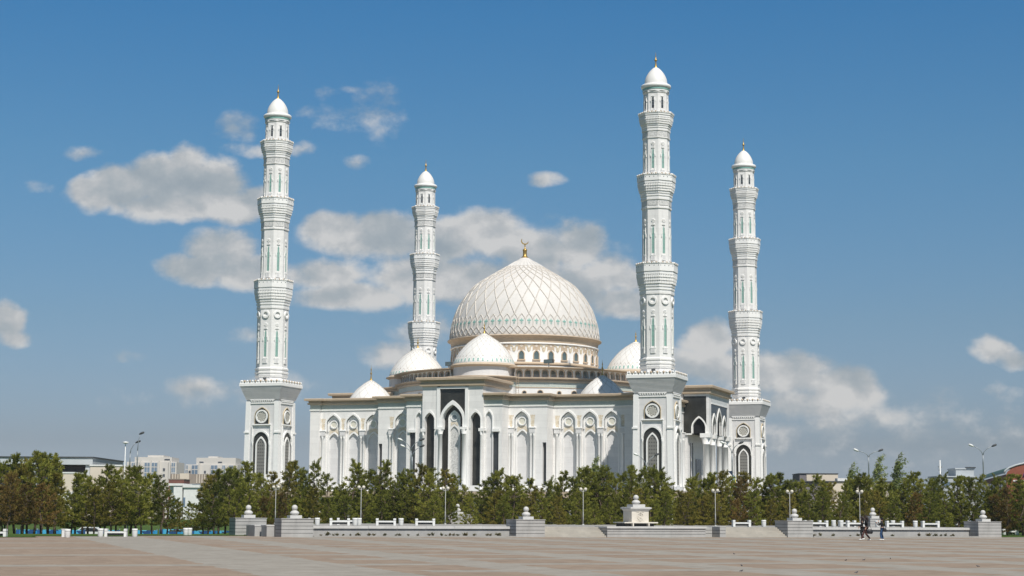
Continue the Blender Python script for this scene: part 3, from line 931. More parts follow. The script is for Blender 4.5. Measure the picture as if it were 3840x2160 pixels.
ca, sa = math.cos(R(28)), math.sin(R(28))
m.add([((x * ca), x * sa + y, z) for x, y, z in pts], fs, GOLD)
m.build('crescent_finial', dome)


def finial(z0, z1, parent, loc=(0, 0, 0), r=.22):
    h = z1 - z0
    m = MB(); m.lathe([(r * 1.5, z0 - .05), (r * .8, z0 + .1 * h), (r * .45, z0 + .3 * h), (r * .5, z0 + .36 * h), (r * 1.05, z0 + .42 * h), (r * .5, z0 + .49 * h), (r * .35, z0 + .62 * h),
                       (r * .65, z0 + .68 * h), (r * .3, z0 + .74 * h), (r * .14, z0 + .82 * h), (0.01, z1)], 12, GOLD, cap=False)
    return m.build('finial', parent, loc=loc)


sf = Prof(SP, 44); cf = Prof(CP, 36)
for i, (cx, cy) in enumerate(AX):
    m = MB(); m.lathe(sf.pts(), 64, TILE, cap=False)
    o = m.build('side_dome', mosque, loc=(cx, cy, 0))
    m = MB(); Ss = sf.s_of_z; dd = 2 * PI / 40
    lattice(m, sf, 20, 2.0, Ss(31.15), 1.0, .028, LINE, .25)
    for j in range(40):
        c = j * dd; e = c + dd / 2
        m.tube([sf.p3(a, t, .01) for a, t in ((e, Ss(30.0)), (e, Ss(30.7)), (e - dd * .2, Ss(31.05)), (c, Ss(31.4)))], .028, LINE, 4, False)
        m.tube([sf.p3(a, t, .01) for a, t in ((e, Ss(30.7)), (e + dd * .2, Ss(31.05)), (e + dd / 2, Ss(31.4)))], .028, LINE, 4, False)
    for j in range(40):
        c = j * dd
        m.add([sf.p3(c + x / 5.7, Ss(z), .03) for x, z in ((0, 30.12), (.16, 30.3), (.08, 30.45), (.2, 30.6), (0, 30.82), (-.2, 30.6), (-.08, 30.45), (-.16, 30.3))], [tuple(range(8))], TEAL)
    m.build('lattice', o)
    m = MB(); m.lathe([(5.85, 27.3), (5.85, 29.3)], 56, PANEL, cap=False)
    m.lathe([(5.85, 29.25), (6.5, 29.45), (6.55, 29.62), (6.3, 29.75), (5.8, 29.98)], 56, BEIGE, cap=False)
    m.build('side_drum', mosque, loc=(cx, cy, 0))
    finial(36.0, 38.25, o)
for cx, cy in ((-23.5, -23.5), (23.5, -23.5), (23.5, 23.5), (-23.5, 23.5)):
    m = MB(); m.lathe(cf.pts(), 48, TILE, cap=False)
    o = m.build('corner_dome', mosque, loc=(cx, cy, 0))
    m = MB(); lattice(m, cf, 12, 1.7, .05, .6, .032, LINE, .22); m.build('lattice', o)
    finial(27.48, 30.5, o, r=.20)

# ================================================================ MINARETS
def oct_(mb, prof, mt, **k): mb.lathe(prof, 8, mt, a0=PI / 8, smooth=False, **k)


OCT = math.cos(PI / 8)


def slit_window(z0, z1, w, glass, flower=True):
    """narrow pointed window with its carved surround; origin at the sill on the wall face"""
    h = z1 - z0
    m = MB()
    m.box(-.44 * w, .44 * w, -.16, 0, -1.25, -.3, WHITE2); m.box(-.5 * w, .5 * w, -.2, 0, -.42, -.3, WHITE2); m.box(-.3 * w, .3 * w, -.18, 0, -1.1, -.5, PANEL)
    for s in (-1, 1):
        m.box(min(s * .27 * w, s * .4 * w), max(s * .27 * w, s * .4 * w), -.12, 0, -.3, h * .7, WHITE2)
        m.box(min(s * .36 * w, s * .56 * w), max(s * .36 * w, s * .56 * w), -.15, 0, h * .58, h * .7, WHITE2)
        m.box(min(s * .2 * w, s * .34 * w), max(s * .2 * w, s * .34 * w), -.12, 0, h * .7, h * .93, WHITE2)
    m.box(-.34 * w, .34 * w, -.13, 0, h * 1.0, h * 1.0 + .14, WHITE2)
    if flower:
        zc = h + .85
        for k in range(8): m.ball((.26 * math.cos(k * PI / 4), -.02, zc + .26 * math.sin(k * PI / 4)), .12, WHITE2, 6, (1, .8, 1))
        m.ball((0, -.03, zc), .14, WHITE2, 6); m.box(-.2, .2, -.12, 0, h + .22, h + .36, WHITE2)
    g_ = MB()
    g_.add([(-.25 * w, -.03, 0), (.25 * w, -.03, 0), (.25 * w, -.03, h * .7), (-.25 * w, -.03, h * .7)], [(0, 1, 2, 3)], glass)
    g_.add([(-.17 * w, -.03, h * .7), (.17 * w, -.03, h * .7), (.17 * w, -.03, h * .88), (0, -.03, h * .97), (-.17 * w, -.03, h * .88)], [(0, 1, 2, 3, 4)], glass)
    for zz in (.3, .5): g_.box(-.25 * w, .25 * w, -.05, -.03, h * zz, h * zz + .05, GREYMETAL)
    return m, g_


def balcony(mb, z0, r0, r1, zc, zt, holes=True):
    """stepped corbel from (z0, r0) to (zc, r1) with dentil rows, then a parapet up to zt"""
    n = 7; prof = [(r0, z0)]
    for k in range(n):
        a, b = k / n, (k + 1) / n
        r = r0 + (r1 - r0) * b ** 1.15
        za, zb = z0 + (zc - z0) * a, z0 + (zc - z0) * b
        prof += [(r, za + .1 * (zb - za)), (r, zb - .35 * (zb - za)), (r - .10, zb - .3 * (zb - za)), (r - .10, zb)]
    oct_(mb, prof, WHITE2, cap=False)
    for row in (.5, .64, .79):
        r = r0 + (r1 - r0) * row ** 1.15 + .02; z = z0 + (zc - z0) * row
        for f in range(8):
            a = f * PI / 4; half = r * math.sin(PI / 8)
            for j in range(8):
                t = -half + 2 * half * (j + .5) / 8; ap = r * OCT
                c, s_ = math.cos(a), math.sin(a); w = half / 8 * .55
                P4 = [(ap * c - (t + u) * s_ + d * c, ap * s_ + (t + u) * c + d * s_) for u, d in ((-w, 0), (-w, .12), (w, .12), (w, 0))]
                hh = (zc - z0) * .075
                mb.add([(x, y, z - hh) for x, y in P4] + [(x, y, z + hh) for x, y in P4], [(0, 3, 2, 1), (4, 5, 6, 7), (0, 1, 5, 4), (1, 2, 6, 5), (2, 3, 7, 6)], WHITE2)
    oct_(mb, [(r1, zc), (r1 + .06, zc + .05), (r1 + .06, zt - .12), (r1 + .16, zt - .08), (r1 + .16, zt + .05), (r1 - .2, zt + .08), (r1 - .25, zt - .4), (0.5, zt - .45)], WHITE2, cap=False)
    rr = r1 + .06; half = rr * math.sin(PI / 8); ap = rr * OCT
    for f in range(8):
        a = f * PI / 4; c, s_ = math.cos(a), math.sin(a)
        for j in range(7):                                   # cresting and small dark piercings
            t = -half + 2 * half * (j + .5) / 7; x, y = ap * c - t * s_, ap * s_ + t * c
            mb.ball((x, y, zt + .1), .17, BEIGE if j % 2 else WHITE2, 6)
            if holes and j % 2 == 0:
                q = [(x + .015 * c - u * s_, y + .015 * s_ + u * c, zt - .45 + v) for u, v in ((-.09, 0), (0, -.11), (.09, 0), (0, .11))]
                mb.add(q, [(0, 1, 2, 3)], SLIT)


def make_minaret(label):
    t = thing('minaret', label, 'minaret', group='four white minarets round the mosque')
    HW = 3.42
    m = MB()
    # pedestal: battered core, recessed grey panels, white corner strips
    def ring(h, z): return [(-h, -h, z), (h, -h, z), (h, h, z), (-h, h, z)]
    m.add(ring(HW + .10, Z0) + ring(HW - .12, 22.8), [(0, 1, 5, 4), (1, 2, 6, 5), (2, 3, 7, 6), (3, 0, 4, 7)], PANEL)
    for sx in (-1, 1):
        for sy in (-1, 1):
            def cr(h, z, w=.95): return [(sx * h, sy * h, z), (sx * (h - w), sy * h, z), (sx * (h - w), sy * (h - w), z), (sx * h, sy * (h - w), z)]
            f = [(0, 1, 5, 4), (1, 2, 6, 5), (2, 3, 7, 6), (3, 0, 4, 7), (4, 5, 6, 7)]
            m.add(cr(HW + .2, Z0) + cr(HW + .02, 22.5), f, WHITE2)
            m.add(cr(HW + .24, 16.55, 1.05) + cr(HW + .24, 16.85, 1.05), f + [(3, 2, 1, 0)], WHITE2)
    for a in SIDES.values():
        w = MB(turn(a)); w.v, w.f, w.m, w.sm, w.mats = m.v, m.f, m.m, m.sm, m.mats
        w.box(-HW + .9, HW - .9, -HW - .05, -HW + .3, 22.05, 22.3, WHITE2)
        for k in range(11):
            x = -2.2 + k * .44
            w.ball((x, -HW - .02, 22.5), .17, WHITE2, 6)
        w.box(-HW + .9, HW - .9, -HW - .15, -HW + .3, 22.68, 22.82, WHITE2)
        w.box(-HW - .25, HW + .25, -HW - .25, -HW + .3, Z0, Z0 + .9, WHITE2)
    m.build('pedestal', t)
    for a in (0.0, PI / 2, PI, -PI / 2):
        w = MB(); zc = 19.65
        arch_fill(w, 0, 1.42, 18.25 - zc, 20.0 - zc, 21.3 - zc, -.03, BLACK)
        arch_ring(w, 0, 1.42, 1.52, 18.25 - zc, 20.0 - zc, 21.3 - zc, 21.45 - zc, -.1, .05, GOLDST)
        disc_ring(w, 0, 0, .98, 1.25, -.22, 0, WHITE2, 28)
        w.box(-1.95, 1.95, -.32, .05, 18.0 - zc, 18.22 - zc, WHITE2)
        o = w.build('rose_window', t, loc=turn(a)(0, -HW, zc), rotz=a)
        w = MB(); disc(w, 0, 0, 1.0, -.1, ROSE); w.build('tracery', o)
        w = MB(); zc = 12
        arch_fill(w, 0, 1.62, 6.7 - zc, 15.0 - zc, 16.75 - zc, -.02, BLACK, p=1.7, q=1.9)
        arch_ring(w, 0, 1.62, 1.86, 14.7 - zc, 15.0 - zc, 16.75 - zc, 17.1 - zc, -.28, .05, WHITE2, p=1.7, q=1.9)
        for s in (-1, 1):
            column(w, s * 1.76, -.2, .15, 6.6 - zc, 14.8 - zc, cap=.5)
            w.box(min(s * 1.85, s * 2.0), max(s * 1.85, s * 2.0), -.22, .05, 6.6 - zc, 17.9 - zc, WHITE2)
        arch_ring(w, 0, .86, 1.1, 6.9 - zc, 14.2 - zc, 15.55 - zc, 15.9 - zc, -.22, 0, WHITE2)
        w.box(-1.1, 1.1, -.22, 0, 6.65 - zc, 6.9 - zc, WHITE2)
        o = w.build('lancet_window', t, loc=turn(a)(0, -HW - .04, zc), rotz=a)
        w = MB(); arch_fill(w, 0, .87, 6.9 - zc, 14.2 - zc, 15.55 - zc, -.09, GRILLE); w.build('screen', o)
    # flared square crown
    m = MB(); n = 12; rows = []
    for k in range(n):
        h = HW + (4.32 - HW) * ((k + 1) / n); z = 22.82 + 2.45 * k / n; z2 = 22.82 + 2.45 * (k + 1) / n
        rows += [(h, z + .015), (h, z2 - .07), (h - .06, z2 - .05), (h - .06, z2 + .015)]
    P4 = []; fs = []
    for h, z in rows: P4 += ring(h, z)
    for j in range(len(rows) - 1):
        for k in range(4): fs.append((4 * j + k, 4 * j + (k + 1) % 4, 4 * j + 4 + (k + 1) % 4, 4 * j + 4 + k))
    m.add(P4, fs, PANEL)
    m.sweep([(0, 25.27), (.14, 25.32), (.14, 25.85), (.04, 25.9), (.04, 26.15), (-1.9, 26.2)], [(-4.3, -4.3), (4.3, -4.3), (4.3, 4.3), (-4.3, 4.3)], WHITE2)
    for a in SIDES.values():
        w = MB(turn(a)); w.v, w.f, w.m, w.sm, w.mats = m.v, m.f, m.m, m.sm, m.mats
        for k in range(15):
            x = -4.2 + 8.4 * (k + .5) / 15
            w.ball((x, -4.3, 26.28), .23, BEIGE if k % 2 else WHITE2, 6, (1, .8, 1))
            if k % 2: w.ball((x, -4.32, 26.0), .13, DARKMETAL, 6, (1, .5, 1))
    m.build('crown', t)
    # lower shaft
    m = MB(); oct_(m, [(2.95, 26.1), (2.95, 27.1), (3.1, 27.15), (3.22, 27.5), (3.05, 27.55), (3.05, 27.75), (3.22, 27.9), (3.22, 28.15), (3.05, 28.2), (3.05, 28.4), (3.2, 28.55), (3.2, 28.8), (3.02, 28.95),
                       (2.98, 29.1), (2.98, 40.1), (3.12, 40.15), (3.12, 40.4)], WHITE, cap=False)
    a = -PI / 2; m.box(-.35, .35, -2.95 * OCT - .02, -2.95 * OCT + .3, 26.3, 27.0, DARKMETAL)
    m.build('lower_shaft', t)
    m = MB(); balcony(m, 40.35, 3.05, 3.68, 44.1, 45.55); m.build('balcony', t)
    m = MB(); oct_(m, [(2.62, 45.0), (2.58, 55.4), (2.74, 55.45), (2.74, 55.75), (2.64, 55.8), (2.68, 56.9), (2.82, 57.0), (2.82, 57.25)], WHITE, cap=False)
    for f in range(8):
        an = f * PI / 4
        m2 = MB(lambda x, y, z, an=an: (x * -math.sin(an) + (-y) * math.cos(an), x * math.cos(an) + (-y) * math.sin(an), z)); m2.v, m2.f, m2.m, m2.sm, m2.mats = m.v, m.f, m.m, m.sm, m.mats
        y = -2.68 * OCT - .005
        m2.add([(-.9, y - .03, 55.95), (.9, y - .03, 55.95), (.9, y - .03, 56.8), (-.9, y - .03, 56.8)], [(0, 1, 2, 3)], SCRIPT)
    m.build('middle_shaft', t)
    m = MB(); balcony(m, 57.2, 2.75, 3.42, 60.3, 61.45); m.build('balcony', t)
    m = MB(); oct_(m, [(2.44, 61.0), (2.40, 68.1), (2.55, 68.15), (2.55, 68.35), (2.44, 68.4), (2.46, 69.4), (2.6, 69.45), (2.6, 69.65)], WHITE, cap=False)
    for f in range(8):
        an = f * PI / 4
        m2 = MB(lambda x, y, z, an=an: (x * -math.sin(an) + (-y) * math.cos(an), x * math.cos(an) + (-y) * math.sin(an), z)); m2.v, m2.f, m2.m, m2.sm, m2.mats = m.v, m.f, m.m, m.sm, m.mats
        y = -2.46 * OCT
        m2.add([(-.85, y - .04, 68.4), (.85, y - .04, 68.4), (.85, y - .04, 69.3), (-.85, y - .04, 69.3)], [(0, 1, 2, 3)], SCRIPT)
    m.build('upper_shaft', t)
    m = MB(); balcony(m, 69.6, 2.5, 3.12, 72.2, 72.65, False); m.build('balcony', t)
    m = MB(); oct_(m, [(2.3, 72.2), (2.26, 76.4), (2.4, 76.5), (2.4, 76.8)], WHITE, cap=False)
    m.lathe([(2.36, 76.75), (2.36, 77.05)], 40, WHITE2, cap=False); m.lathe([(2.42, 77.05), (2.44, 77.4)], 40, TEAL, cap=False)
    m.lathe([(2.44, 77.4), (2.66, 77.6), (2.7, 77.95), (2.55, 78.1), (2.0, 78.12)], 40, WHITE2, cap=False)
    m.build('lantern', t)
    for f in range(8):
        an = f * PI / 4; ph = an + PI / 2
        for z0_, z1_, rr, w_, gl, fl in ((31.0, 36.2, 2.98, 1.0, TEALGL, True), (47.4, 52.4, 2.6, .92, TEALGL, True), (62.7, 66.3, 2.43, .85, TEALGL, True), (73.6, 75.7, 2.28, .85, SLIT, False)):
            ap = rr * OCT
            fm, gm = slit_window(z0_, z1_, w_, gl, fl)
            key = (z0_, rr)
            if key in WIN: fo = bpy.data.objects.new('slit_window', WIN[key][0]); go = bpy.data.objects.new('glass', WIN[key][1]); COL.objects.link(fo); COL.objects.link(go)
            else:
                fo, go = fm.build('slit_window'), gm.build('glass'); WIN[key] = (fo.data, go.data)
            fo.parent = t; go.parent = fo
            fo.location = (ap * math.cos(an), ap * math.sin(an), z0_); fo.rotation_euler[2] = ph
        key = 'ring'
        if key in WIN: o = bpy.data.objects.new('stone_ring', WIN[key]); COL.objects.link(o)
        else:
            m = MB(); disc_ring(m, 0, 0, .44, .72, -.24, 0, WHITE2, 22); disc_ring(m, 0, 0, .3, .36, -.06, 0, WHITE2, 22); o = m.build('stone_ring'); WIN[key] = o.data
        o.parent = t; ap = 2.98 * OCT
        o.location = (ap * math.cos(an), ap * math.sin(an), 39.0); o.rotation_euler[2] = ph
    mp = Prof([(2.0, 78.0), (2.04, 78.5), (1.96, 79.1), (1.7, 79.8), (1.28, 80.5), (.8, 81.05), (.35, 81.4), (0, 81.55)], 30)
    m = MB(); m.lathe(mp.pts(), 40, TILE, cap=False); d = m.build('minaret_dome', t)
    m = MB(); m.lathe([(.30, 81.4), (.18, 81.75), (.11, 82.5), (.13, 82.6), (.27, 82.72), (.27, 82.86), (.12, 83.0), (.07, 83.4), (.02, 84.25)], 12, GOLD, cap=False); m.build('finial', d)
    return t


WIN = {}
rotM = Matrix.Rotation(MA, 3, 'Z')
HS = 37.788
mlabels = {(-1, -1): 'white minaret standing alone on the far left, left of the mosque wall', (1, -1): 'tallest looking white minaret in front of the right end of the mosque, nearest of four',
           (1, 1): 'white minaret at far right behind the dark entrance porch, seen clear against sky', (-1, 1): 'white minaret rising behind the roof between the left minaret and the great dome'}
proto = None
for (sx, sy), lab in mlabels.items():
    if proto is None: o = proto = make_minaret(lab)
    else: o = copy_tree(proto); o['label'] = lab
    o.location = MC + rotM @ Vector((sx * HS, sy * HS, 0)); o.rotation_euler[2] = MA

# ================================================================ GROUND
PA = R(22.3); P0 = Vector((-16.6, 126.9, 0))
EA, EB = Vector((math.cos(PA), math.sin(PA), 0)), Vector((-math.sin(PA), math.cos(PA), 0))


def pf_(s, t, z=0.0): return P0 + EA * s + EB * t + Vector((0, 0, z))


def s_at(px, t):
    """distance along the plaza edge at which line t shows at image column px"""
    k = (px - 1920) / F_PX * 1.0085; o = P0 + EB * t
    return (k * o.y - o.x) / (EA.x - k * EA.y)


def paving_mat():
    m = bpy.data.materials.new('plaza_paving'); m.use_nodes = True
    h = G(m.node_tree); b = m.node_tree.nodes['Principled BSDF']
    co = h.n('ShaderNodeTexCoord').outputs['Object']
    s = h.n('ShaderNodeSeparateXYZ'); h.put(s.inputs[0], co); x, y = s.outputs[0], s.outputs[1]
    wob = h.m('MULTIPLY_ADD', h.noise(co, .9, 3, .6), .9, -.45)
    def band(v, centre, per, half):
        q = h.m('DIVIDE', h.m('SUBTRACT', h.m('ADD', v, wob), centre), per)
        d = h.m('ABSOLUTE', h.m('SUBTRACT', h.m('FRACT', h.m('ADD', q, 100.5)), .5))
        return h.m('LESS_THAN', d, half / per)
    t_b = band(y, -66.9, 14.05, .95)
    s_b = band(x, 1.9, 7.1, 1.15)
    right_ = h.m('GREATER_THAN', x, -9.0)
    wide = h.m('LESS_THAN', h.m('ABSOLUTE', h.m('ADD', h.m('ADD', x, wob), 12.3)), 2.35)
    t2 = h.m('MULTIPLY', band(y, -59.9, 14.05, .9), right_)
    grey = h.m('MAXIMUM', h.m('MAXIMUM', t_b, wide), h.m('MAXIMUM', h.m('MULTIPLY', s_b, right_), t2))
    sl = h.n('ShaderNodeTexWhiteNoise', noise_dimensions='2D')
    h.put(sl.inputs['Vector'], h.v('FLOOR', h.v('MULTIPLY', co, (2.2, 2.2, 0))))
    f = h.m('ADD', h.m('MULTIPLY_ADD', sl.outputs[0], .30, .10), h.m('MULTIPLY', h.noise(co, .35, 6, .65), .70))
    pink = h.ramp(f, [(.2, (.20, .150, .111)), (.6, (.29, .222, .166)), (1.0, (.355, .28, .215))])
    gr = h.ramp(f, [(.2, (.24, .223, .191)), (.6, (.315, .298, .262)), (1.0, (.39, .372, .335))])
    c = h.mix(h.m('MULTIPLY', grey, .80), pink, gr)
    st = h.smooth(h.noise(h.v('MULTIPLY', co, (.6, 1.4, 1)), .5, 6, .7), .56, .72)
    c = h.mix(h.m('MULTIPLY', st, .16), c, (.13, .115, .095, 1))
    h.put(b.inputs['Base Color'], c); b.inputs['Roughness'].default_value = .75; b.inputs['Specular IOR Level'].default_value = .2
    return m


def grass_mat(name, ca, cb, cc):
    m = bpy.data.materials.new(name); m.use_nodes = True
    h = G(m.node_tree); b = m.node_tree.nodes['Principled BSDF']
    co = h.n('ShaderNodeTexCoord').outputs['Object']
    f = h.m('ADD', h.m('MULTIPLY', h.noise(co, .25, 4, .6), .6), h.m('MULTIPLY', h.noise(co, 9, 3, .7), .4))
    h.put(b.inputs['Base Color'], h.ramp(f, [(.3, ca), (.5, cb), (.7, cc)])); b.inputs['Roughness'].default_value = .9; b.inputs['Specular IOR Level'].default_value = .05
    return m


PAVE = paving_mat()
GRASS = grass_mat('lawn_grass', (.045, .075, .018), (.065, .11, .026), (.10, .135, .04))
DRYGRASS = grass_mat('dry_ground', (.09, .10, .045), (.13, .13, .06), (.17, .155, .09))
ASPH = mat('asphalt', (.055, .055, .055), .85, .12, 2)
TERR = mat('terrace_paving', (.34, .33, .31), .8, .08, .8, stain=.25)
SOIL = mat('flower_bed_soil', (.10, .08, .055), .95, .2, 3)


def sheet(name, pts, mt, loc=(0, 0, 0), rotz=0.0):
    m = MB(); m.add(pts, [tuple(range(len(pts)))], mt)
    return tag(m.build(name, loc=loc, rotz=rotz), kind='structure')


sheet('ground', [(-5000, -300, -1.32), (5000, -300, -1.32), (5000, 9000, -1.32), (-5000, 9000, -1.32)], DRYGRASS)
QA = R(17.8); qe = lambda w: ((w - P0).dot(Vector((math.cos(QA), math.sin(QA), 0))), (w - P0).dot(Vector((-math.sin(QA), math.cos(QA), 0))), 0)
pl_pts = [pf_(-120, -150), pf_(160, -150), pf_(160, .9), pf_(64, .9), pf_(64, 1.5), pf_(-.2, 1.5), pf_(-.2, 6.2), pf_(-9.5, 6.0), pf_(-9.5, 3.2), pf_(-17.4, 3.2), pf_(-17.4, -2.3), pf_(-120, -2.3)]
sheet('plaza', [qe(p) for p in pl_pts], PAVE, P0, QA)
# near lawn with a rounded far shoulder, going down to the road
m = MB()
rows = []
for s_ in (-120, -60, -17.5, -17.38, -9.55, -9.45, -.25, 0, 6, 14, 30):
    e = -2.3 if s_ < -17.4 else 3.2 if s_ < -9.5 else 6.1
    rows.append([pf_(s_, e, .03), pf_(s_, e + .5, .05), pf_(s_, 14, .04), pf_(s_, 24, -.3), pf_(s_, 46, -1.2), pf_(s_, 60, -1.34)])
V = [tuple(p) for r_ in rows for p in r_]
m.add(V, [(6 * i + j, 6 * i + 6 + j, 6 * i + 7 + j, 6 * i + 1 + j) for i in range(len(rows) - 1) for j in range(5)], GRASS, True)
tag(m.build('lawn'), kind='structure')
sheet('lawn_right', [pf_(64.2, .9, .03), pf_(160, .9, .03), pf_(160, 80, .03), pf_(64.2, 80, .03)], GRASS)
sheet('road', [(-150, 192, -1.30), (140, 218, -1.30), (140, 234, -1.30), (-150, 206, -1.30)], ASPH)
m = MB(); V = []
for x in range(-160, 0, 20): V += [(x, 214 + (x + 150) * .08, -1.31), (x, 236, -.6), (x, 262, .35), (x, 300, .5), (x, 340, -1.33)]
nn = len(V) // 5
m.add(V, [(5 * i + j, 5 * i + 5 + j, 5 * i + 6 + j, 5 * i + 1 + j) for i in range(nn - 1) for j in range(4)], GRASS, True)
tag(m.build('grass_bank'), kind='structure')
m = MB(); tp = [(0, 1.72), (64, 1.72), (64, 33), (14, 33), (1, 9.2), (0, 9.2)]
m.add([(a, b, .795) for a, b in tp] + [(a, b, -.2) for a, b in tp], [tuple(range(6))] + [(k, 6 + k, 6 + (k + 1) % 6, (k + 1) % 6)[::-1] for k in range(6)], TERR)
tag(m.build('terrace', loc=P0, rotz=PA), kind='structure')
m = MB(); V = []
for a, z in ((-14, -1.36), (6, -.5), (16, .4), (64, .4), (84, .35), (150, -.2)): V += [(a, 33.01, z), (a, 92, z), (a, 108, -1.36)]
m.add(V, [(3 * i + j, 3 * i + 3 + j, 3 * i + 4 + j, 3 * i + 1 + j) for i in range(5) for j in (0, 1)], GRASS, True); tag(m.build('grove_ground', loc=P0, rotz=PA), kind='structure')
for s0, s1 in ((2.42, 18.38), (44.82, 61.28)):
    m = MB(); m.box(s0, s1, .12, 1.28, 0, .06, SOIL); tag(m.build('flower_bed', loc=P0, rotz=PA), kind='structure')
    m = MB(); m.box(s0, s1, -.08, .12, 0, .10, TERR); tag(m.build('kerb', loc=P0, rotz=PA), kind='structure')

# ================================================================ TERRACE FURNITURE
GRAN = mat('grey_granite', (.40, .392, .378), .6, .07, 1.1, stain=.35, detail=6)
GRANL = mat('pale_granite', (.56, .55, .53), .6, .05, 1.5, stain=.15)
STEPM = mat('step_stone', (.42, .39, .34), .7, .08, .9, stain=.35, detail=6)
SEAM = mat('dark_seam', (.06, .06, .06), .9, .05, 3)
LIME = mat('cream_limestone', (.66, .61, .53), .65, .06, 1.4, stain=.25)
PWHITE = mat('white_paint', (.74, .74, .72), .5, .05, 2.5, stain=.12)


def courses(mb, x0, x1, y0, y1, z0, z1, n, mt=None, seam=.032):
    h = (z1 - z0) / n
    mb.box(x0 + .02, x1 - .02, y0 + .02, y1 - .02, z0, z1 - .01, SEAM)
    for k in range(n): mb.box(x0, x1, y0, y1, z0 + k * h + (seam if k else 0), z0 + (k + 1) * h, mt or GRAN)


def ball_top(parent, x, y, z, slab=.89, k=1.0):
    m = MB(); m.box(-slab / 2, slab / 2, -slab / 2, slab / 2, 0, .22, GRANL); m.build('cap_slab', parent, loc=(x, y, z))
    m = MB()
    m.lathe([(.2 * k, 0), (.27 * k, .05), (.34 * k, .14), (.335 * k, .2), (.24 * k, .3), (.12 * k, .36)], 24, GRANL)
    m.lathe([(.215 * k * math.sin(PI * j / 12), .545 - .215 * math.cos(PI * j / 12)) for j in range(2, 13)], 24, GRANL, cap=False)
    m.build('ball_finial', parent, loc=(x, y, z + .22))


def pillar(s, t, label, w=2.4, d=2.0, h=1.3, z=0.0, n=5, k=1.0):
    o = thing('stone_pillar', label, 'pillar', pf_(s, t, z), PA, 'granite pillars with stone balls')
    m = MB(); courses(m, 0, w, 0, d, 0, h, n); m.box(-.04, w + .04, -.04, d + .04, h, h + .05, GRAN); m.build('block', o)
    ball_top(o, w / 2, d * .45, h + .05, .89 * k, k)
    return o


pillar(0, 0, 'front left granite pillar with stone ball, at the left end of the long low wall')
pillar(-1.7, 7.1, 'granite pillar with stone ball set back at far left beside the pair of low blocks')
pillar(18.4, 0, 'granite pillar with stone ball between the long low wall and the left steps')
pillar(42.4, 0, 'granite pillar with stone ball between the right steps and the bench terrace wall')
pillar(61.3, 0, 'rightmost granite pillar with stone ball at the end of the right wall')
pillar(24.4, 31.2, 'far small granite pillar with ball behind the left low wall, beside a globe lamp', w=2.5, z=.5, h=1.15, n=4, k=.95)
pillar(48.4, 28.9, 'far small granite pillar with ball right of the cream stone monument', w=2.4, z=.5, h=1.15, n=4, k=.95)
pillar(58.3, 11.8, 'small granite pillar with ball right behind the walking women', w=1.35, d=1.3, z=.8, h=.7, n=3, k=.95)


def low_wall(s0, s1, label):
    o = thing('low_wall', label, 'low wall', pf_(s0, 1.3, 0), PA)
    m = MB(); m.box(0, s1 - s0, 0, .45, 0, .58, GRAN); m.build('wall_face', o)
    m = MB(); m.box(0, s1 - s0, -.02, .45, .58, .61, SEAM)
    n = int((s1 - s0) / 2.0)
    for k in range(n):
        a, b = (s1 - s0) * k / n, (s1 - s0) * (k + 1) / n
        m.box(a + .006, b - .006, -.12, .55, .61, .80 + .006 * ((k * 7) % 3), GRANL)
    m.build('coping', o)


low_wall(2.4, 18.4, 'long low grey stone wall with plants along its foot, left of the left steps')
low_wall(44.8, 61.3, 'low grey stone wall with plants at its foot, behind the three walking people')
o = thing('stone_block', 'broad low granite plinth of three courses below the cream monument between two stairs', 'plinth', pf_(26.1, 0, 0), PA)
m = MB(); courses(m, 0, 8.7, 0, 2.2, 0, .66, 3); m.build('courses', o)
m = MB(); m.box(-.04, 8.74, -.06, 2.2, .66, .685, SEAM); m.box(-.05, 8.75, -.08, 2.2, .685, .83, GRANL); m.build('coping', o)
m = MB(); courses(m, 0, 1.2, 1.2, 2.1, 0, .8, 3)
tag(m.build('stone_block', loc=pf_(34.86, 0), rotz=PA), 'narrow stepped back granite block joining the broad plinth to the small pier', 'block')
o = thing('stone_pier', 'small low granite pier at the left edge of the right steps', 'pier', pf_(36.1, 0, 0), PA)
m = MB(); courses(m, 0, .55, 0, 1.9, 0, .80, 3); m.build('block', o)
m = MB(); m.box(-.02, .57, -.02, 1.92, .80, .84, GRANL); m.build('coping', o)
for (s, t, w, d, lab) in ((-.6, 1.9, 1.7, 1.6, 'low granite block right beside the front left pillar'), (-1.0, 3.9, 1.7, 2.6, 'low granite block beside the set back pillar at far left')):
    o = thing('stone_block', lab, 'block', pf_(s, t, 0), PA, 'low blocks between the two left pillars')
    m = MB(); m.box(0, w, 0, d, 0, .76, GRAN); m.build('block', o)
    m = MB(); m.box(-.03, w + .03, -.03, d + .03, .76, .84, GRANL); m.build('coping', o)
for s0, s1, lab in ((20.85, 26.06, 'wide pale stone steps between the left pillar and the broad plinth'), (36.7, 42.36, 'pale stone steps between the small pier and the pillar on the right')):
    o = thing('stone_steps', lab, 'steps', pf_(s0, .1, 0), PA, 'stone stairs up to the terrace')
    for k in range(6):
        m = MB(); m.box(0, s1 - s0, .29 * k, 2.0, .132 * k, .132 * (k + 1) - .004, STEPM); m.build('step', o)
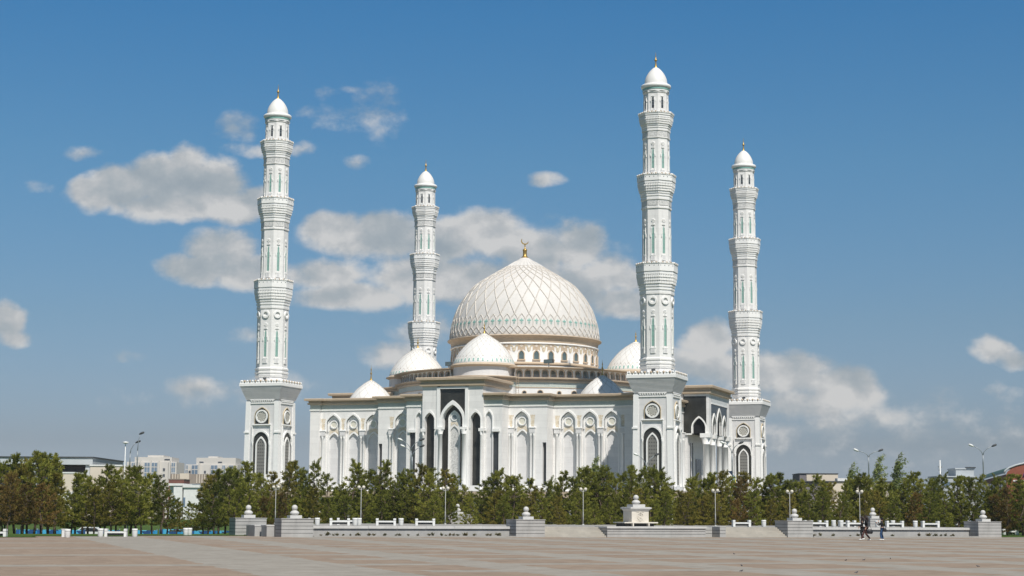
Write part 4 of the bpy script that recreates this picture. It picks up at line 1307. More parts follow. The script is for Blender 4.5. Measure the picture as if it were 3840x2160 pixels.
# monument
o = thing('monument', 'cream stone monument block topped by a ball, on a thin slab above the plinth', 'monument', pf_(30.2, 3.0, .8), PA)
m = MB(); m.box(-1.5, 1.5, -.75, 1.35, .28, .37, LIME)
for x in (-.7, .7): m.box(x - .05, x + .05, -.74, 1.2, 0, .28, LIME)
m.box(-1.3, 1.3, -.4, 1.2, 0, .27, SEAM); m.build('base_slab', o)
m = MB(); m.box(-.76, .76, -.55, 1.0, .37, 1.3, LIME); m.build('body', o)
m = MB(); m.sweep([(0, 1.28), (.06, 1.32), (.10, 1.40), (.18, 1.44), (.18, 1.54), (.05, 1.56)], [(-.76, -.55), (.76, -.55), (.76, 1.0), (-.76, 1.0)], GRANL)
m.box(-.80, .80, -.59, 1.04, 1.40, 1.565, GRANL); m.build('cornice', o)
m = MB()
for k in range(3): disc_ring(m, 0, .84 + (k - 1) * .24, .1, .15, -.03, .02, LIME, 16)
disc_ring(m, 0, .84, .24, .29, -.04, .02, LIME, 24); m.box(-.34, .34, -.02, .02, .48, .52, LIME); m.box(-.34, .34, -.02, .02, 1.16, 1.2, LIME)
m.build('carved_panel', o, loc=(0, -.56, 0))
ball_top(o, 0, .2, 1.565, 1.1, 1.02)


def make_bench(label):
    o = thing('bench', label, 'bench', group='white benches')
    L = 1.5
    for x in (-L / 2 + .07, L / 2 - .07):
        m = MB(); m.box(x - .095, x + .095, -.24, .24, 0, .385, PWHITE); m.box(x - .10, x + .10, -.245, .245, .385, .405, SEAM); m.box(x - .1, x + .1, -.245, .245, .405, .56, PWHITE); m.build('end_post', o)
    m = MB(); m.box(-L / 2 + .15, L / 2 - .15, -.22, .22, .25, .37, PWHITE); m.build('seat', o)
    m = MB(); m.box(-L / 2 + .15, L / 2 - .15, -.03, .03, .10, .27, DARKMETAL); m.build('rail', o)
    return o


def make_bin(label):
    o = thing('litter_bin', label, 'litter bin', group='white round litter bins')
    m = MB(); m.lathe([(.17, 0), (.19, .03), (.195, .42)], 22, PWHITE); m.build('body', o)
    m = MB(); m.lathe([(.18, .42), (.18, .445)], 22, SEAM); m.build('band', o)
    m = MB(); m.lathe([(.195, .445), (.2, .57), (.15, .575), (.14, .5), (0, .5)], 22, PWHITE, cap=False); m.build('rim', o)
    return o


def on_plane(px, Y, z):
    p = at(px, 1950, Y); return Vector((p.x, Y, z))


bench = [(-16, 118, 0, 'white bench cut by the left edge of the picture, in front of the lawn'), (437, 124, 0, 'white bench standing alone on the plaza between two round bins at left'),
         (1127, 136, .8, 'white bench half hidden behind the ball of the front left pillar'), (1274, 135.5, .8, 'white bench left of the first pair of bins above the long low wall'),
         (1300, 142, .8, 'white bench standing just behind another bench above the long low wall'), (1447, 137, .8, 'white bench in the middle above the long low wall, left of a single bin'), (1594, 138.5, .8, 'white bench left of the far small pillar, rightmost above the long low wall'),
         (2780, 148, .8, 'white bench at the top of the right steps'), (3070, 150.5, .8, 'white bench right of the pillar beside the right steps, front one of two'),
         (3046, 157, .8, 'white bench behind another bench, just right of the pillar by the right steps'), (3207, 151.5, .8, 'white bench above the right wall partly hidden by the two women in black'),
         (3176, 158, .8, 'white bench farther back, left of the two women in black'), (3354, 152.5, .8, 'white bench just right of the woman in jeans'), (3488, 153.5, .8, 'rightmost white bench above the right low wall'),
         (3781, 171, .03, 'white bench on the lawn beyond the rightmost pillar')]
bins = [(255, 118, 0, 'white round bin at left plaza edge, nearest the camera'), (379, 123.5, 0, 'white round bin left of the lone bench on the plaza'), (507, 123.5, 0, 'white round bin right of the lone bench on the plaza'),
        (698, 131, 0, 'left bin of the pair on the plaza before the front left pillars'), (712, 131.5, 0, 'right bin of the pair on the plaza before the front left pillars'), (1190, 136, .8, 'white round bin right behind the front left pillar'),
        (1331, 136.5, .8, 'left one of two touching bins above the long low wall'), (1347, 137.5, .8, 'right one of two touching bins beside the second globe lamp'), (1504, 138, .8, 'single white bin above the middle of the long low wall'),
        (2864, 149, .8, 'white bin left of the pillar beside the right steps'), (3126, 155, .8, 'white bin behind the gap between two benches above the right wall'), (3154, 151.5, .8, 'white bin left of the walking women, nearer of two'),
        (3290, 153, .8, 'white bin between the women in black and the woman in jeans'), (3348, 159, .8, 'white bin standing behind the bench right of the woman in jeans'), (3432, 153, .8, 'white bin left of the rightmost bench above the right wall'),
        (3763, 170, .03, 'white bin on the lawn just right of the rightmost pillar'), (3811, 171, .03, 'white bin on the lawn near the right picture edge')]
pb = None
for px, Y, z, lab in bench:
    if pb is None: o = pb = make_bench(lab)
    else: o = copy_tree(pb); o['label'] = lab
    o.location = on_plane(px, Y, z); o.rotation_euler[2] = R(2) if px < 600 else PA * .35
pb = None
for px, Y, z, lab in bins:
    if pb is None: o = pb = make_bin(lab)
    else: o = copy_tree(pb); o['label'] = lab
    o.location = on_plane(px, Y, z)
m = MB(); m.box(-.14, .14, -.14, .14, 0, .5, PWHITE); m.box(-.16, .16, -.16, .16, .5, .56, PWHITE)
tag(m.build('bollard', loc=on_plane(243, 121, 0)), 'square white post right behind the nearest round bin at left', 'bollard')
CYAN = mat('cyan_paint', (.05, .38, .48), .5, .08, 3)
m = MB(); m.box(-.22, .22, -.2, .2, .1, .55, CYAN); m.box(-.25, .25, -.23, .23, .55, .6, PWHITE)
for x in (-.18, .18): m.box(x - .03, x + .03, -.15, .15, 0, .1, DARKMETAL)
tag(m.build('cyan_box', loc=on_plane(3797, 173, .03)), 'small cyan box between white bench and bin on the lawn at right', 'box')

# globe lamps
POLE = mat('lamp_pole_paint', (.40, .40, .38), .5, .06, 4)
GLOBE = mat('opal_globe', (.60, .56, .47), .3, .04, 4, spec=.5)
LAMPS = [(1035, 1827, 150), (1355, 1827, 150), (1671, 1831, 151), (2187, 1834.5, 152), (2682, 1839.5, 153.5), (2961, 1843, 155.5), (3223, 1843.5, 155)]
ordn = ['first', 'second', 'third', 'fourth', 'fifth', 'sixth', 'seventh', 'eighth', 'ninth', 'tenth', 'eleventh', 'twelfth', 'thirteenth', 'fourteenth', 'fifteenth', 'sixteenth', 'seventeenth', 'eighteenth', 'nineteenth', 'twentieth']
LL = ['twin globe lamp between the two left granite pillars', 'twin globe lamp beside the touching pair of bins', 'twin globe lamp left of the far small pillar on the left terrace', 'twin globe lamp left of the cream monument, above the left steps',
      'twin globe lamp above the small pier at the right steps', 'twin globe lamp right behind the ball of the pillar beside the right steps', 'twin globe lamp behind the two women in black']
pb = None
for (px, py, Y), lab in zip(LAMPS, LL):
    top = at(px, py, Y)
    if pb is None:
        o = pb = thing('globe_lamp', lab, 'lamp', group='twin globe lamps'); hgt = top.z - .8
        m = MB(); m.tube([(0, 0, 0), (0, 0, 1.1), (0, 0, 1.15), (0, 0, hgt - .02)], [.048, .046, .03, .026], POLE, 8)
        m.tube([(-.19, 0, hgt - .14), (-.12, 0, hgt - .2), (.12, 0, hgt - .2), (.19, 0, hgt - .14)], .022, POLE, 6); m.lathe([(.12, 0), (.12, .05), (.06, .12)], 12, POLE); m.build('pole', o)
        for s in (-1, 1):
            m = MB(); m.ball((0, 0, 0), .15, GLOBE, 16); m.lathe([(.07, -.17), (.09, -.12)], 10, GREYMETAL); m.build('globe', o, loc=(s * .2, 0, hgt))
    else: o = copy_tree(pb); o['label'] = lab
    o.location = (top.x, Y, top.z - hgt)

# tall double-arm street lights beyond the grove
SL = [(1541, 1690, 232, 1650, 36, 'grey double street light in front of the dark portal slit, taller of two'), (1546, 1712, 246, 1674, 32, 'grey double street light just below the taller one by the dark portal'),
      (2424, 1752, 240, 1706, 34, 'grey double street light in front of the nearest minaret pedestal'), (2745, 1700, 236, 1662, 28, 'grey double street light by the porch, carrying the blue flag'),
      (3257, 1713, 236, 1690, 40, 'grey double street light rising from the pale willow at right'), (3686, 1706, 236, 1672, 36, 'grey double street light left of the red gabled hall'),
      (488, 1700, 236, 1658, 24, 'grey street light with one dark lamp left of the apartment blocks'), (516, 1690, 230, 1626, 10, 'tallest thin street light in front of the left apartment block')]
pb = None
for px, pfk, Y, ph, half, lab in SL:
    a, b = at(px, pfk, Y), at(px + half, ph, Y)
    o = thing('street_light', lab, 'street light', (a.x, Y, -1.3), R(3 * (px % 5 - 2)), 'tall street lights beyond the trees')
    zf, zh, dx = a.z + 1.3, b.z + 1.3, b.x - a.x
    m = MB(); m.tube([(0, 0, 0), (0, 0, zf - 1.2), (0, 0, zf - 1.15), (0, 0, zf)], [.11, .085, .1, .07], GREYMETAL, 8); m.build('pole', o)
    for s in ((-1, 1) if px not in (488, 516) else (1,)):
        m = MB(); m.tube([(0, 0, zf - .1), (s * dx * .12, 0, zf + (zh - zf) * .35), (s * dx * .45, 0, zf + (zh - zf) * .7), (s * dx, 0, zh)], [.06, .05, .045, .04], GREYMETAL, 6); m.build('arm', o)
        m = MB(); m.tube([(s * (dx - .15), 0, zh - .1), (s * (dx + .1), 0, zh + .02), (s * (dx + .45), 0, zh + .16), (s * (dx + .55), 0, zh + .19)], [.06, .15, .14, .05], DARKMETAL if s > 0 else PWHITE, 8); m.build('lamp_head', o)
p = at(3525, 1726, 300)
o = thing('floodlight_mast', 'thin pale mast with small lamps standing alone above the right trees', 'mast', (p.x, 300, -1.3))
m = MB(); m.tube([(0, 0, 0), (0, 0, p.z + 1.3)], [.16, .1], PWHITE, 8); m.build('pole', o)
m = MB(); m.box(-.32, .32, -.08, .08, -.6, -.52, PWHITE)
for x, zz in ((-.26, -.5), (.24, -.5), (-.2, -1.1), (.2, -1.5)): m.box(x - .1, x + .1, -.14, .05, zz, zz + .22, GREYMETAL)
m.build('lamp_bracket', o, loc=(0, 0, p.z + .6))
p = at(471, 1662, 300)
o = thing('floodlight_mast', 'thin pale mast with a round lamp, left of the single arm street light', 'mast', (p.x, 300, -1.3))
m = MB(); m.tube([(0, 0, 0), (0, 0, p.z + 1.3)], [.13, .07], PWHITE, 8); m.build('pole', o)
m = MB(); m.lathe([(.1, -.2), (.55, -.05), (.5, .1), (.1, .2)], 14, PWHITE); m.build('lamp_head', o, loc=(0, 0, p.z + 1.4))

# flags
FLAGB = mat('sky_blue_flag', (.03, .36, .52), .7, .08, 3, transl=.25); FLAGY = mat('yellow_flag_mark', (.75, .60, .08), .7, .05, 3); NAVY = mat('navy_cloth', (.03, .05, .09), .8, .05, 3)
for px, py0, py1, Y, lab, nav in ((2747, 1780, 1842, 235.6, 'sky blue flag with yellow mark hanging from the street light by the porch', True), (1543, 1826, 1872, 231.6, 'sky blue flag mostly hidden among pines below the portal street light', False)):
    a, b = at(px, py0, Y), at(px, py1, Y)
    o = thing('flag', lab, 'flag', (a.x, Y - .15, b.z), group='blue flags on street lights')
    hgt = a.z - b.z; m = MB(); pts = []; n = 9
    for j in range(n):
        for i in range(5):
            u, v = i / 4, j / (n - 1)
            pts.append((.06 + u * (.25 + .62 * v * (1.15 - v)) * 1.1 + .05 * math.sin(5 * v + 2 * u), .10 * math.sin(7 * u + 3 * v), hgt * (1 - v) - .5 * u * (1 - v) * .8))
    m.add(pts, [(j * 5 + i, j * 5 + i + 1, j * 5 + i + 6, j * 5 + i + 5) for j in range(n - 1) for i in range(4)], FLAGB, True)
    m.build('cloth', o)
    m = MB(); m.add([(.2, -.2, hgt * .80), (.36, -.2, hgt * .76), (.42, -.2, hgt * .5), (.3, -.2, hgt * .52)], [(0, 3, 2, 1)], FLAGY); m.build('emblem', o)
    m = MB(); m.tube([(-.5, .1, hgt + .35), (.1, .1, hgt + .3)], .03, DARKMETAL, 6); m.build('bracket', o)
    if nav:
        m = MB(); m.add([(-.62, 0, .3), (.02, 0, .38), (.02, .05, -.35)], [(0, 2, 1)], NAVY); m.build('pennant', o, loc=(-.02, 0, hgt + .15))

# ================================================================ FAR BUILDINGS
CREAM = mat('cream_render', (.66, .58, .48), .8, .03, .3); CREAM2 = mat('pale_render', (.62, .585, .54), .8, .03, .15)
PURPLE = mat('dark_purple_panel', (.075, .055, .07), .5, .12, .4); REDBR = mat('dark_red_brick', (.20, .085, .065), .8, .1, .5)
BROWN = mat('grey_brown_render', (.30, .25, .21), .8, .06, .3); ORANGE = mat('orange_red_panel', (.27, .082, .048), .6, .06, .4)
GREENRF = mat('green_metal_roof', (.055, .115, .075), .5, .08, .5); BGLASS = mat('blue_glazing', (.16, .23, .32), .12, .15, .3, spec=.6)
WINDK = mat('dark_window', (.07, .08, .10), .2, .2, .3, spec=.5); PALEMETAL = mat('pale_fascia', (.52, .55, .57), .5, .03, .5); SIGNP = mat('purple_sign', (.20, .07, .36), .5, .05, 1); SIGNB = mat('light_blue_sign', (.18, .34, .60), .5, .05, 1)
GB = -1.35

o = thing('civic_building', 'dark purple building under a flat pale canopy roof at the far left', 'building', (-98, 330, GB))
m = MB(); m.box(-26, 18.8, 0, 26, 11.9, 13.2, PALEMETAL); m.box(-26.2, 19, -.2, 26, 13.2, 13.4, DARKMETAL); m.build('roof', o)
m = MB(); m.box(-26, 17, 3, 24, 0, 11.88, PURPLE); m.build('wall', o)
for x in (-24, -14.5, -3, 8, 17.8): m = MB(); m.box(x - .4, x + .4, .4, 1.4, 0, 11.88, PALEMETAL); m.build('post', o)
for k in range(9):
    m = MB(); x = -23 + k * 4.6; m.box(x, x + 2.6, 2.85, 3, 5, 9.6, BGLASS); m.box(x - .35, x, 2.7, 3, 5, 10, PWHITE); m.box(x + 2.6, x + 2.95, 2.7, 3, 5, 10, PWHITE); m.build('window', o)
o = thing('annex_building', 'cream block with a plain upper wall beside the canopy building', 'building', (-74.3, 320, GB))
m = MB(); m.box(-2.9, 2.9, 0, 12, 0, 11.4, CREAM); m.box(-6.6, -2.9, 1.2, 12, 0, 9.2, CREAM); m.box(-2.9, 8.2, 2.0, 12, 0, 8.3, CREAM); m.build('wall', o)
m = MB(); m.box(-3, 3, -.15, 12, 11.4, 11.65, PWHITE); m.build('coping', o)
m = MB(); m.box(-1.4, 1.5, -.06, 0, 8.2, 8.32, BROWN); m.box(-1.9, 1.0, -.06, 0, 7.75, 7.85, BROWN); m.build('relief_line', o)
m = MB(); m.box(-2.2, 1.8, -.1, 0, 3.5, 5.9, WINDK); m.build('window', o)
o = thing('annex_building', 'small cream tower block with a lattice screen seen in the gap between the left pines', 'building', (-78.5, 310, GB))
m = MB(); m.box(-1.1, 1.0, 0, 8, 0, 9.8, CREAM); m.build('wall', o)
m = MB(); m.box(-1.2, 1.1, -.1, 8, 9.8, 10.05, PWHITE); m.build('coping', o)
m = MB()
for k in range(5):
    for j in range(8): m.tube([(-1.3 + k * .62 + (.31 if j % 2 else 0), -.15, 4.3 + j * .28), (-1.0 + k * .62 + (.31 if j % 2 else 0), -.15, 4.56 + j * .28)], .05, BROWN, 4)
m.box(-1.4, 1.9, -.1, 0, 4.2, 6.6, PWHITE); m.build('lattice_screen', o)


def apartments(name_lab, x0, x1, Y, h, cols, crown):
    o = thing('apartment_block', name_lab, 'building', (x0, Y, GB), 0, 'pale apartment blocks on the left skyline')
    w = x1 - x0
    m = MB(); m.box(0, w, 0, 22, 0, h - 2.5, CREAM2)
    for k_, (a, b, z) in enumerate(crown): m.box(w * a, w * b, .5 + 1.5 * k_, 20 - k_, h - 2.52 - .1 * k_, z, CREAM2)
    m.build('wall', o)
    for kind, a, b in cols:
        x, xx = w * a, w * b
        if kind == 'g':
            m = MB(); m.box(x, xx, -.7, 0, 2, h - 3.0, BGLASS)
            for z in range(int((h - 5) / 3)): m.box(x, xx, -.78, -.7, 3 + 3 * z + 1.9, 3 + 3 * z + 2.3, CREAM2)
            n = max(2, int((xx - x) / 1.5))
            for k in range(n + 1): q = x + (xx - x) * k / n; m.box(q - .12, q + .12, -.82, -.7, 2, h - 3.0, CREAM2)
            m.build('glazed_bay', o)
        elif kind == 'p':
            m = MB(); m.box(x, xx, -1.0, 0, 0, h - 1.8, CREAM2); m.build('pier', o)
        elif kind == 'd':
            m = MB(); m.box(x, xx, .38, .6, h - 1.6, h - .9, WINDK); m.build('roof_opening', o)
        else:
            n = max(1, int((xx - x) / 2.6))
            for k in range(n):
                cx = x + (xx - x) * (k + .5) / n
                for z in range(int((h - 4.5) / 3)):
                    if z < 4: continue
                    m = MB(); m.box(cx - .55, cx + .55, -.08, .0, 3 + 3 * z, 3 + 3 * z + 1.5, WINDK); m.box(cx - .65, cx + .65, -.14, 0, 3 + 3 * z - .12, 3 + 3 * z, PWHITE); m.build('window', o)
    return o


apartments('left of two pale apartment blocks on the skyline, behind a street light', -198.3, -172.6, 900, 31.2,
           [('w', .02, .1), ('g', .1, .17), ('w', .18, .26), ('p', .26, .29), ('g', .36, .47), ('p', .48, .5), ('g', .5, .62), ('p', .63, .66), ('w', .66, .84), ('p', .85, .88), ('g', .9, .98), ('d', .75, .86)], [(.15, .9, 31.2), (.4, .72, 32.2)])
apartments('right of two pale apartment blocks on the skyline, nearer the left minaret', -177.2, -149, 950, 31.4,
           [('g', .0, .05), ('w', .06, .1), ('g', .12, .24), ('p', .25, .28), ('w', .29, .46), ('g', .49, .62), ('w', .63, .70), ('g', .71, .77), ('w', .78, .83), ('g', .84, .92), ('w', .93, .99), ('d', .26, .34), ('d', .62, .7)], [(.2, .96, 32.6), (.42, .6, 33.4)])
o = thing('low_building', 'long low brown building with striped attic below the apartment blocks', 'building', (-117, 600, GB))
m = MB(); m.box(0, 24, 0, 14, 0, 16.1, BROWN); m.build('wall', o)
m = MB(); m.box(3.2, 6.4, -.5, 0, 0, 16.3, CREAM); m.build('bay', o)
for k in range(8): m = MB(); m.box(.6 + k * .9 + (5.6 if k > 2 else 0), .9 + k * .9 + (5.6 if k > 2 else 0), -.2, 0, 13, 16, CREAM); m.build('stripe', o)
for k in range(3): m = MB(); m.box(3.8 + k * .9, 4.2 + k * .9, -.6, -.5, 9.5, 12.5, WINDK); m.build('window', o)
m = MB(); m.box(6.6, 13.5, -.2, 0, 11.2, 12.8, GREYMETAL); m.build('window_band', o)
o = thing('low_building', 'small dark red brick attic wall just above the white building', 'building', (-98, 500, GB))
m = MB(); m.box(0, 4.4, 0, 9, 0, 12.3, REDBR); m.build('wall', o)
m = MB(); m.box(-.1, 4.5, -.1, 9, 12.3, 12.55, BROWN); m.build('coping', o)
o = thing('pavilion', 'bright white single storey pavilion in the gap between pine groups at left', 'building', (-58.8, 300, GB))
m = MB(); m.box(0, 2.2, 1.2, 9, 0, 7.6, PWHITE); m.box(2.2, 3.1, 2.0, 9, 0, 7.2, PWHITE); m.box(2.5, 7.5, .6, 9, 0, 7.3, PWHITE); m.build('wall', o)
m = MB(); m.box(.8, 2.3, .5, 1.2, 0, 7.5, PWHITE); m.build('pier', o)
m = MB(); m.box(-.1, 2.4, .35, 9, 7.6, 8.0, PWHITE); m.box(2.35, 7.7, .35, 9, 7.3, 7.75, PWHITE); m.build('cornice', o)
for x in (1.0, 2.65): m = MB(); m.box(x - .18, x + .18, (.44 if x < 2 else .54), (.5 if x < 2 else .6), 4.0, 5.6, BGLASS); m.build('window', o)
o = thing('flat_building', 'cream upper block with a dark side wall on the right skyline', 'building', (66.2, 400, GB))
m = MB(); m.box(1.6, 8.8, 0, 10, 0, 12.6, CREAM); m.build('wall', o)
m = MB(); m.box(0, 1.6, .1, 10, 0, 12.55, mat('grey_purple_wall', (.19, .175, .185), .8, .05, .4)); m.build('side_wall', o)
m = MB(); m.box(-.1, 8.9, -.1, 10, 12.6, 12.8, DARKMETAL); m.build('coping', o)
for x, w in ((4.6, .9), (6.2, .5), (6.9, .45)): m = MB(); m.box(x, x + w * 1.4, -.06, 0, 10.3, 10.55, WINDK); m.build('window', o)
o = thing('flat_building', 'long low cream building with a thin dark roof edge behind the right pines', 'building', (61, 380, GB))
m = MB(); m.box(8.2, 23.3, 0, 12, 0, 10.4, CREAM); m.build('wall', o)
m = MB(); m.box(0, 8.2, .4, 12, 0, 10.3, MATS['grey_purple_wall']); m.build('side_wall', o)
m = MB(); m.box(-.2, 23.5, -.2, 12, 10.4, 10.65, DARKMETAL); m.build('coping', o)
m = MB(); m.box(10.5, 12.6, 2, 5, 10.65, 11.3, PWHITE); m.build('roof_unit', o)
DULLW = mat('dull_white_wall', (.46, .49, .51), .7, .04, .4)
o = thing('white_building', 'stepped white building left of the green roofed hall', 'building', (110.5, 450, GB))
m = MB(); m.box(0, 9.5, 0, 10, 0, 13.2, DULLW); m.box(4.8, 9.5, 2, 10, 13.2, 15.3, DULLW); m.build('wall', o)
m = MB(); m.box(-.6, 9.7, -.3, 10, 13.2, 13.5, PALEMETAL); m.box(4.6, 9.7, 1.8, 10, 15.3, 15.6, PALEMETAL); m.box(7.5, 9.9, 1.6, 3, 15.6, 15.9, DARKMETAL); m.build('roof_edge', o)
for k in range(3): m = MB(); m.box(.8 + k * 2.8, 2.8 + k * 2.8, -.06, 0, 11.0, 12.0, BGLASS); m.build('window', o)
# hall with a barrel roof running away from the viewer
o = thing('hall', 'hall with a green barrel roof and an orange red arched gable at right edge', 'building', (113.9, 400, GB), R(-11))
def vault(n=14): return [(12 - 12.8 * math.cos(math.pi * k / n), 13.0 + 3.1 * math.sin(math.pi * k / n)) for k in range(n + 1)]
va = vault(); m = MB(); n = len(va)
m.add([(x, .2, z) for x, z in va] + [(x, 74, z) for x, z in va], [(i, i + 1, n + i + 1, n + i) for i in range(n - 1)], GREENRF, True); m.build('roof', o)
m = MB(); m.box(0, 24, .3, 74, 0, 12.9, REDBR); m.build('wall', o)
m = MB(); m.add([(12 + (x - 12) * .96, .15, z - .25) for x, z in va] + [(23.9, .15, 0), (.1, .15, 0)], [tuple(range(n + 2))[::-1]], ORANGE); m.build('gable', o)
m = MB(); m.tube([(x, .1, z) for x, z in va], .22, PALEMETAL, 6); m.build('arch_trim', o)
m = MB(); m.box(1.2, 22.8, -.05, .1, 11.2, 11.5, PWHITE); m.build('trim_band', o)
m = MB()
for k, (x, z, a, mt) in enumerate(((3.9, 12.9, .9, SIGNP), (4.7, 13.5, .6, SIGNP), (5.4, 12.8, -.8, SIGNP), (6.4, 13.4, .5, SIGNB), (7.5, 13.0, -.6, SIGNP), (8.7, 13.5, .7, SIGNB), (10, 13.0, -.5, SIGNP))):
    m.tube([(x - .8 * math.cos(a), -.02, z - .8 * math.sin(a)), (x, -.08, z + .1), (x + .8 * math.cos(a), -.02, z + .8 * math.sin(a))], [.1, .32, .1], mt, 6)
m.build('sign', o)
for k in range(8): m = MB(); m.box(-.08, .3, 4 + k * 8.5, 10 + k * 8.5, 9.5, 11.5, WINDK); m.build('window', o)

# hoarding and parked cars on the lower road
HO = bpy.data.materials.new('blue_triangle_print'); HO.use_nodes = True
_h = G(HO.node_tree); _b = HO.node_tree.nodes['Principled BSDF']
_v = _h.n('ShaderNodeTexVoronoi', distance='MANHATTAN'); _v.inputs['Scale'].default_value = 1.4; _h.put(_v.inputs['Vector'], _h.n('ShaderNodeTexCoord').outputs['Object'])
_s = _h.n('ShaderNodeSeparateColor'); _h.put(_s.inputs[0], _v.outputs['Color'])
_h.put(_b.inputs['Base Color'], _h.ramp(_s.outputs[0], [(0, (.006, .03, .10)), (.35, (.01, .10, .30)), (.52, (.02, .26, .52)), (.75, (.10, .48, .68)), (1, (.30, .60, .74))]))
pb = None
hx = [(60, 140, 'hoarding panel farthest left behind the left pines'), (140, 230, 'hoarding panel in the middle of the first left pine group'), (255, 320, 'hoarding panel right of the nearest round bin'), (380, 450, 'hoarding panel behind the lone plaza bench'),
      (500, 590, 'hoarding panel right of the lone plaza bench'), (598, 692, 'brightest hoarding panel in open view left of the bin pair'), (715, 800, 'hoarding panel behind the dark parked car'), (800, 905, 'rightmost hoarding panel beside the front left pillars')]
for x0, x1, lab in hx:
    a, b = at(x0, 2000, 178), at(x1, 2000, 178 + (x1 - x0) * .01)
    o = thing('hoarding', 'blue patterned ' + lab, 'hoarding', (a.x, a.y, -1.27), math.atan2(b.y - a.y, b.x - a.x), 'blue patterned hoarding panels')
    w = (b - a).length; m = MB(); m.box(0, w, 0, .04, .12, 1.16 if x0 != 598 else 1.28, HO); m.build('panel', o)
    m = MB(); m.box(0, .07, .04, .14, 0, 1.3, GREYMETAL); m.build('post', o); m = MB(); m.box(w - .07, w, .04, .14, 0, 1.3, GREYMETAL); m.build('post', o)
TYRE = mat('tyre_rubber', (.02, .02, .02), .8, .1, 3); CARGL = mat('car_glass', (.03, .035, .04), .08, .1, 2, spec=.7)


def car(px, Y, col, lab, rz, z=-1.3):
    o = thing('parked_car', lab, 'car', on_plane(px, Y, z), rz, 'cars parked behind the left pines')
    cm = mat('car_paint', col, .25, .03, 2, spec=.6)
    m = MB(); prof = [(-2.1, .35), (2.15, .35), (2.2, .7), (1.9, .88), (1.0, .95), (.45, 1.42), (-1.1, 1.45), (-1.75, 1.0), (-2.15, .9)]
    m.prism(prof, -.82, .82, cm); m.build('body', o)
    m = MB(); q = [(.85, .98), (.40, 1.34), (-1.05, 1.37), (-1.5, 1.0)]; m.prism(q, -.835, .835, CARGL); m.build('window', o)
    for x in (-1.35, 1.4):
        for y in (-.8, .8):
            m = MB(); m.lathe([(.2, -.1), (.32, -.09), (.33, .09), (.2, .1)], 16, TYRE); w = m.build('wheel', o, loc=(x, y, .33)); w.rotation_euler[0] = PI / 2


car(352, 184, (.70, .70, .70), 'white car parked behind the hoarding left of the plaza bench', .06)
car(742, 197, (.02, .022, .028), 'dark car parked behind the hoarding left of the front granite pillars', .04)

# ================================================================ TREES
def leaf_mat(name, lo, mid, hi):
    m = bpy.data.materials.new(name); m.use_nodes = True
    h = G(m.node_tree); b = m.node_tree.nodes['Principled BSDF']
    co = h.n('ShaderNodeTexCoord').outputs['Object']; oi = h.n('ShaderNodeObjectInfo')
    off = h.v('MULTIPLY', oi.outputs['Random'], (31, 17, 9))
    f = h.m('ADD', h.m('MULTIPLY', h.noise(h.v('ADD', co, off), 1.1, 3, .6), .62), h.m('MULTIPLY', h.noise(co, 9, 2, .6), .38))
    f = h.m('ADD', f, h.m('MULTIPLY_ADD', oi.outputs['Random'], .24, -.12))
    c = h.ramp(f, [(.3, lo), (.5, mid), (.68, hi)])
    h.put(b.inputs['Base Color'], c); b.inputs['Roughness'].default_value = .7; b.inputs['Specular IOR Level'].default_value = .12
    tr = h.n('ShaderNodeBsdfTranslucent'); h.put(tr.inputs[0], c)
    mx = h.n('ShaderNodeMixShader'); mx.inputs[0].default_value = .38
    m.node_tree.links.new(b.outputs[0], mx.inputs[1]); m.node_tree.links.new(tr.outputs[0], mx.inputs[2])
    m.node_tree.links.new(mx.outputs[0], m.node_tree.nodes['Material Output'].inputs[0])
    return m


LEAF = {'green': leaf_mat('pine_needles', (.098, .116, .024), (.21, .226, .040), (.345, .335, .066)),
        'olive': leaf_mat('olive_pine_needles', (.12, .116, .026), (.235, .208, .040), (.345, .285, .066)),
        'brown': leaf_mat('browned_pine_needles', (.10, .075, .024), (.20, .138, .042), (.30, .195, .062)),
        'pale': leaf_mat('willow_leaves', (.14, .18, .05), (.24, .29, .09), (.34, .38, .14))}
BARK = mat('pine_bark', (.13, .095, .07), .9, .2, 4); BARKL = mat('pale_bark', (.25, .22, .17), .85, .15, 4)


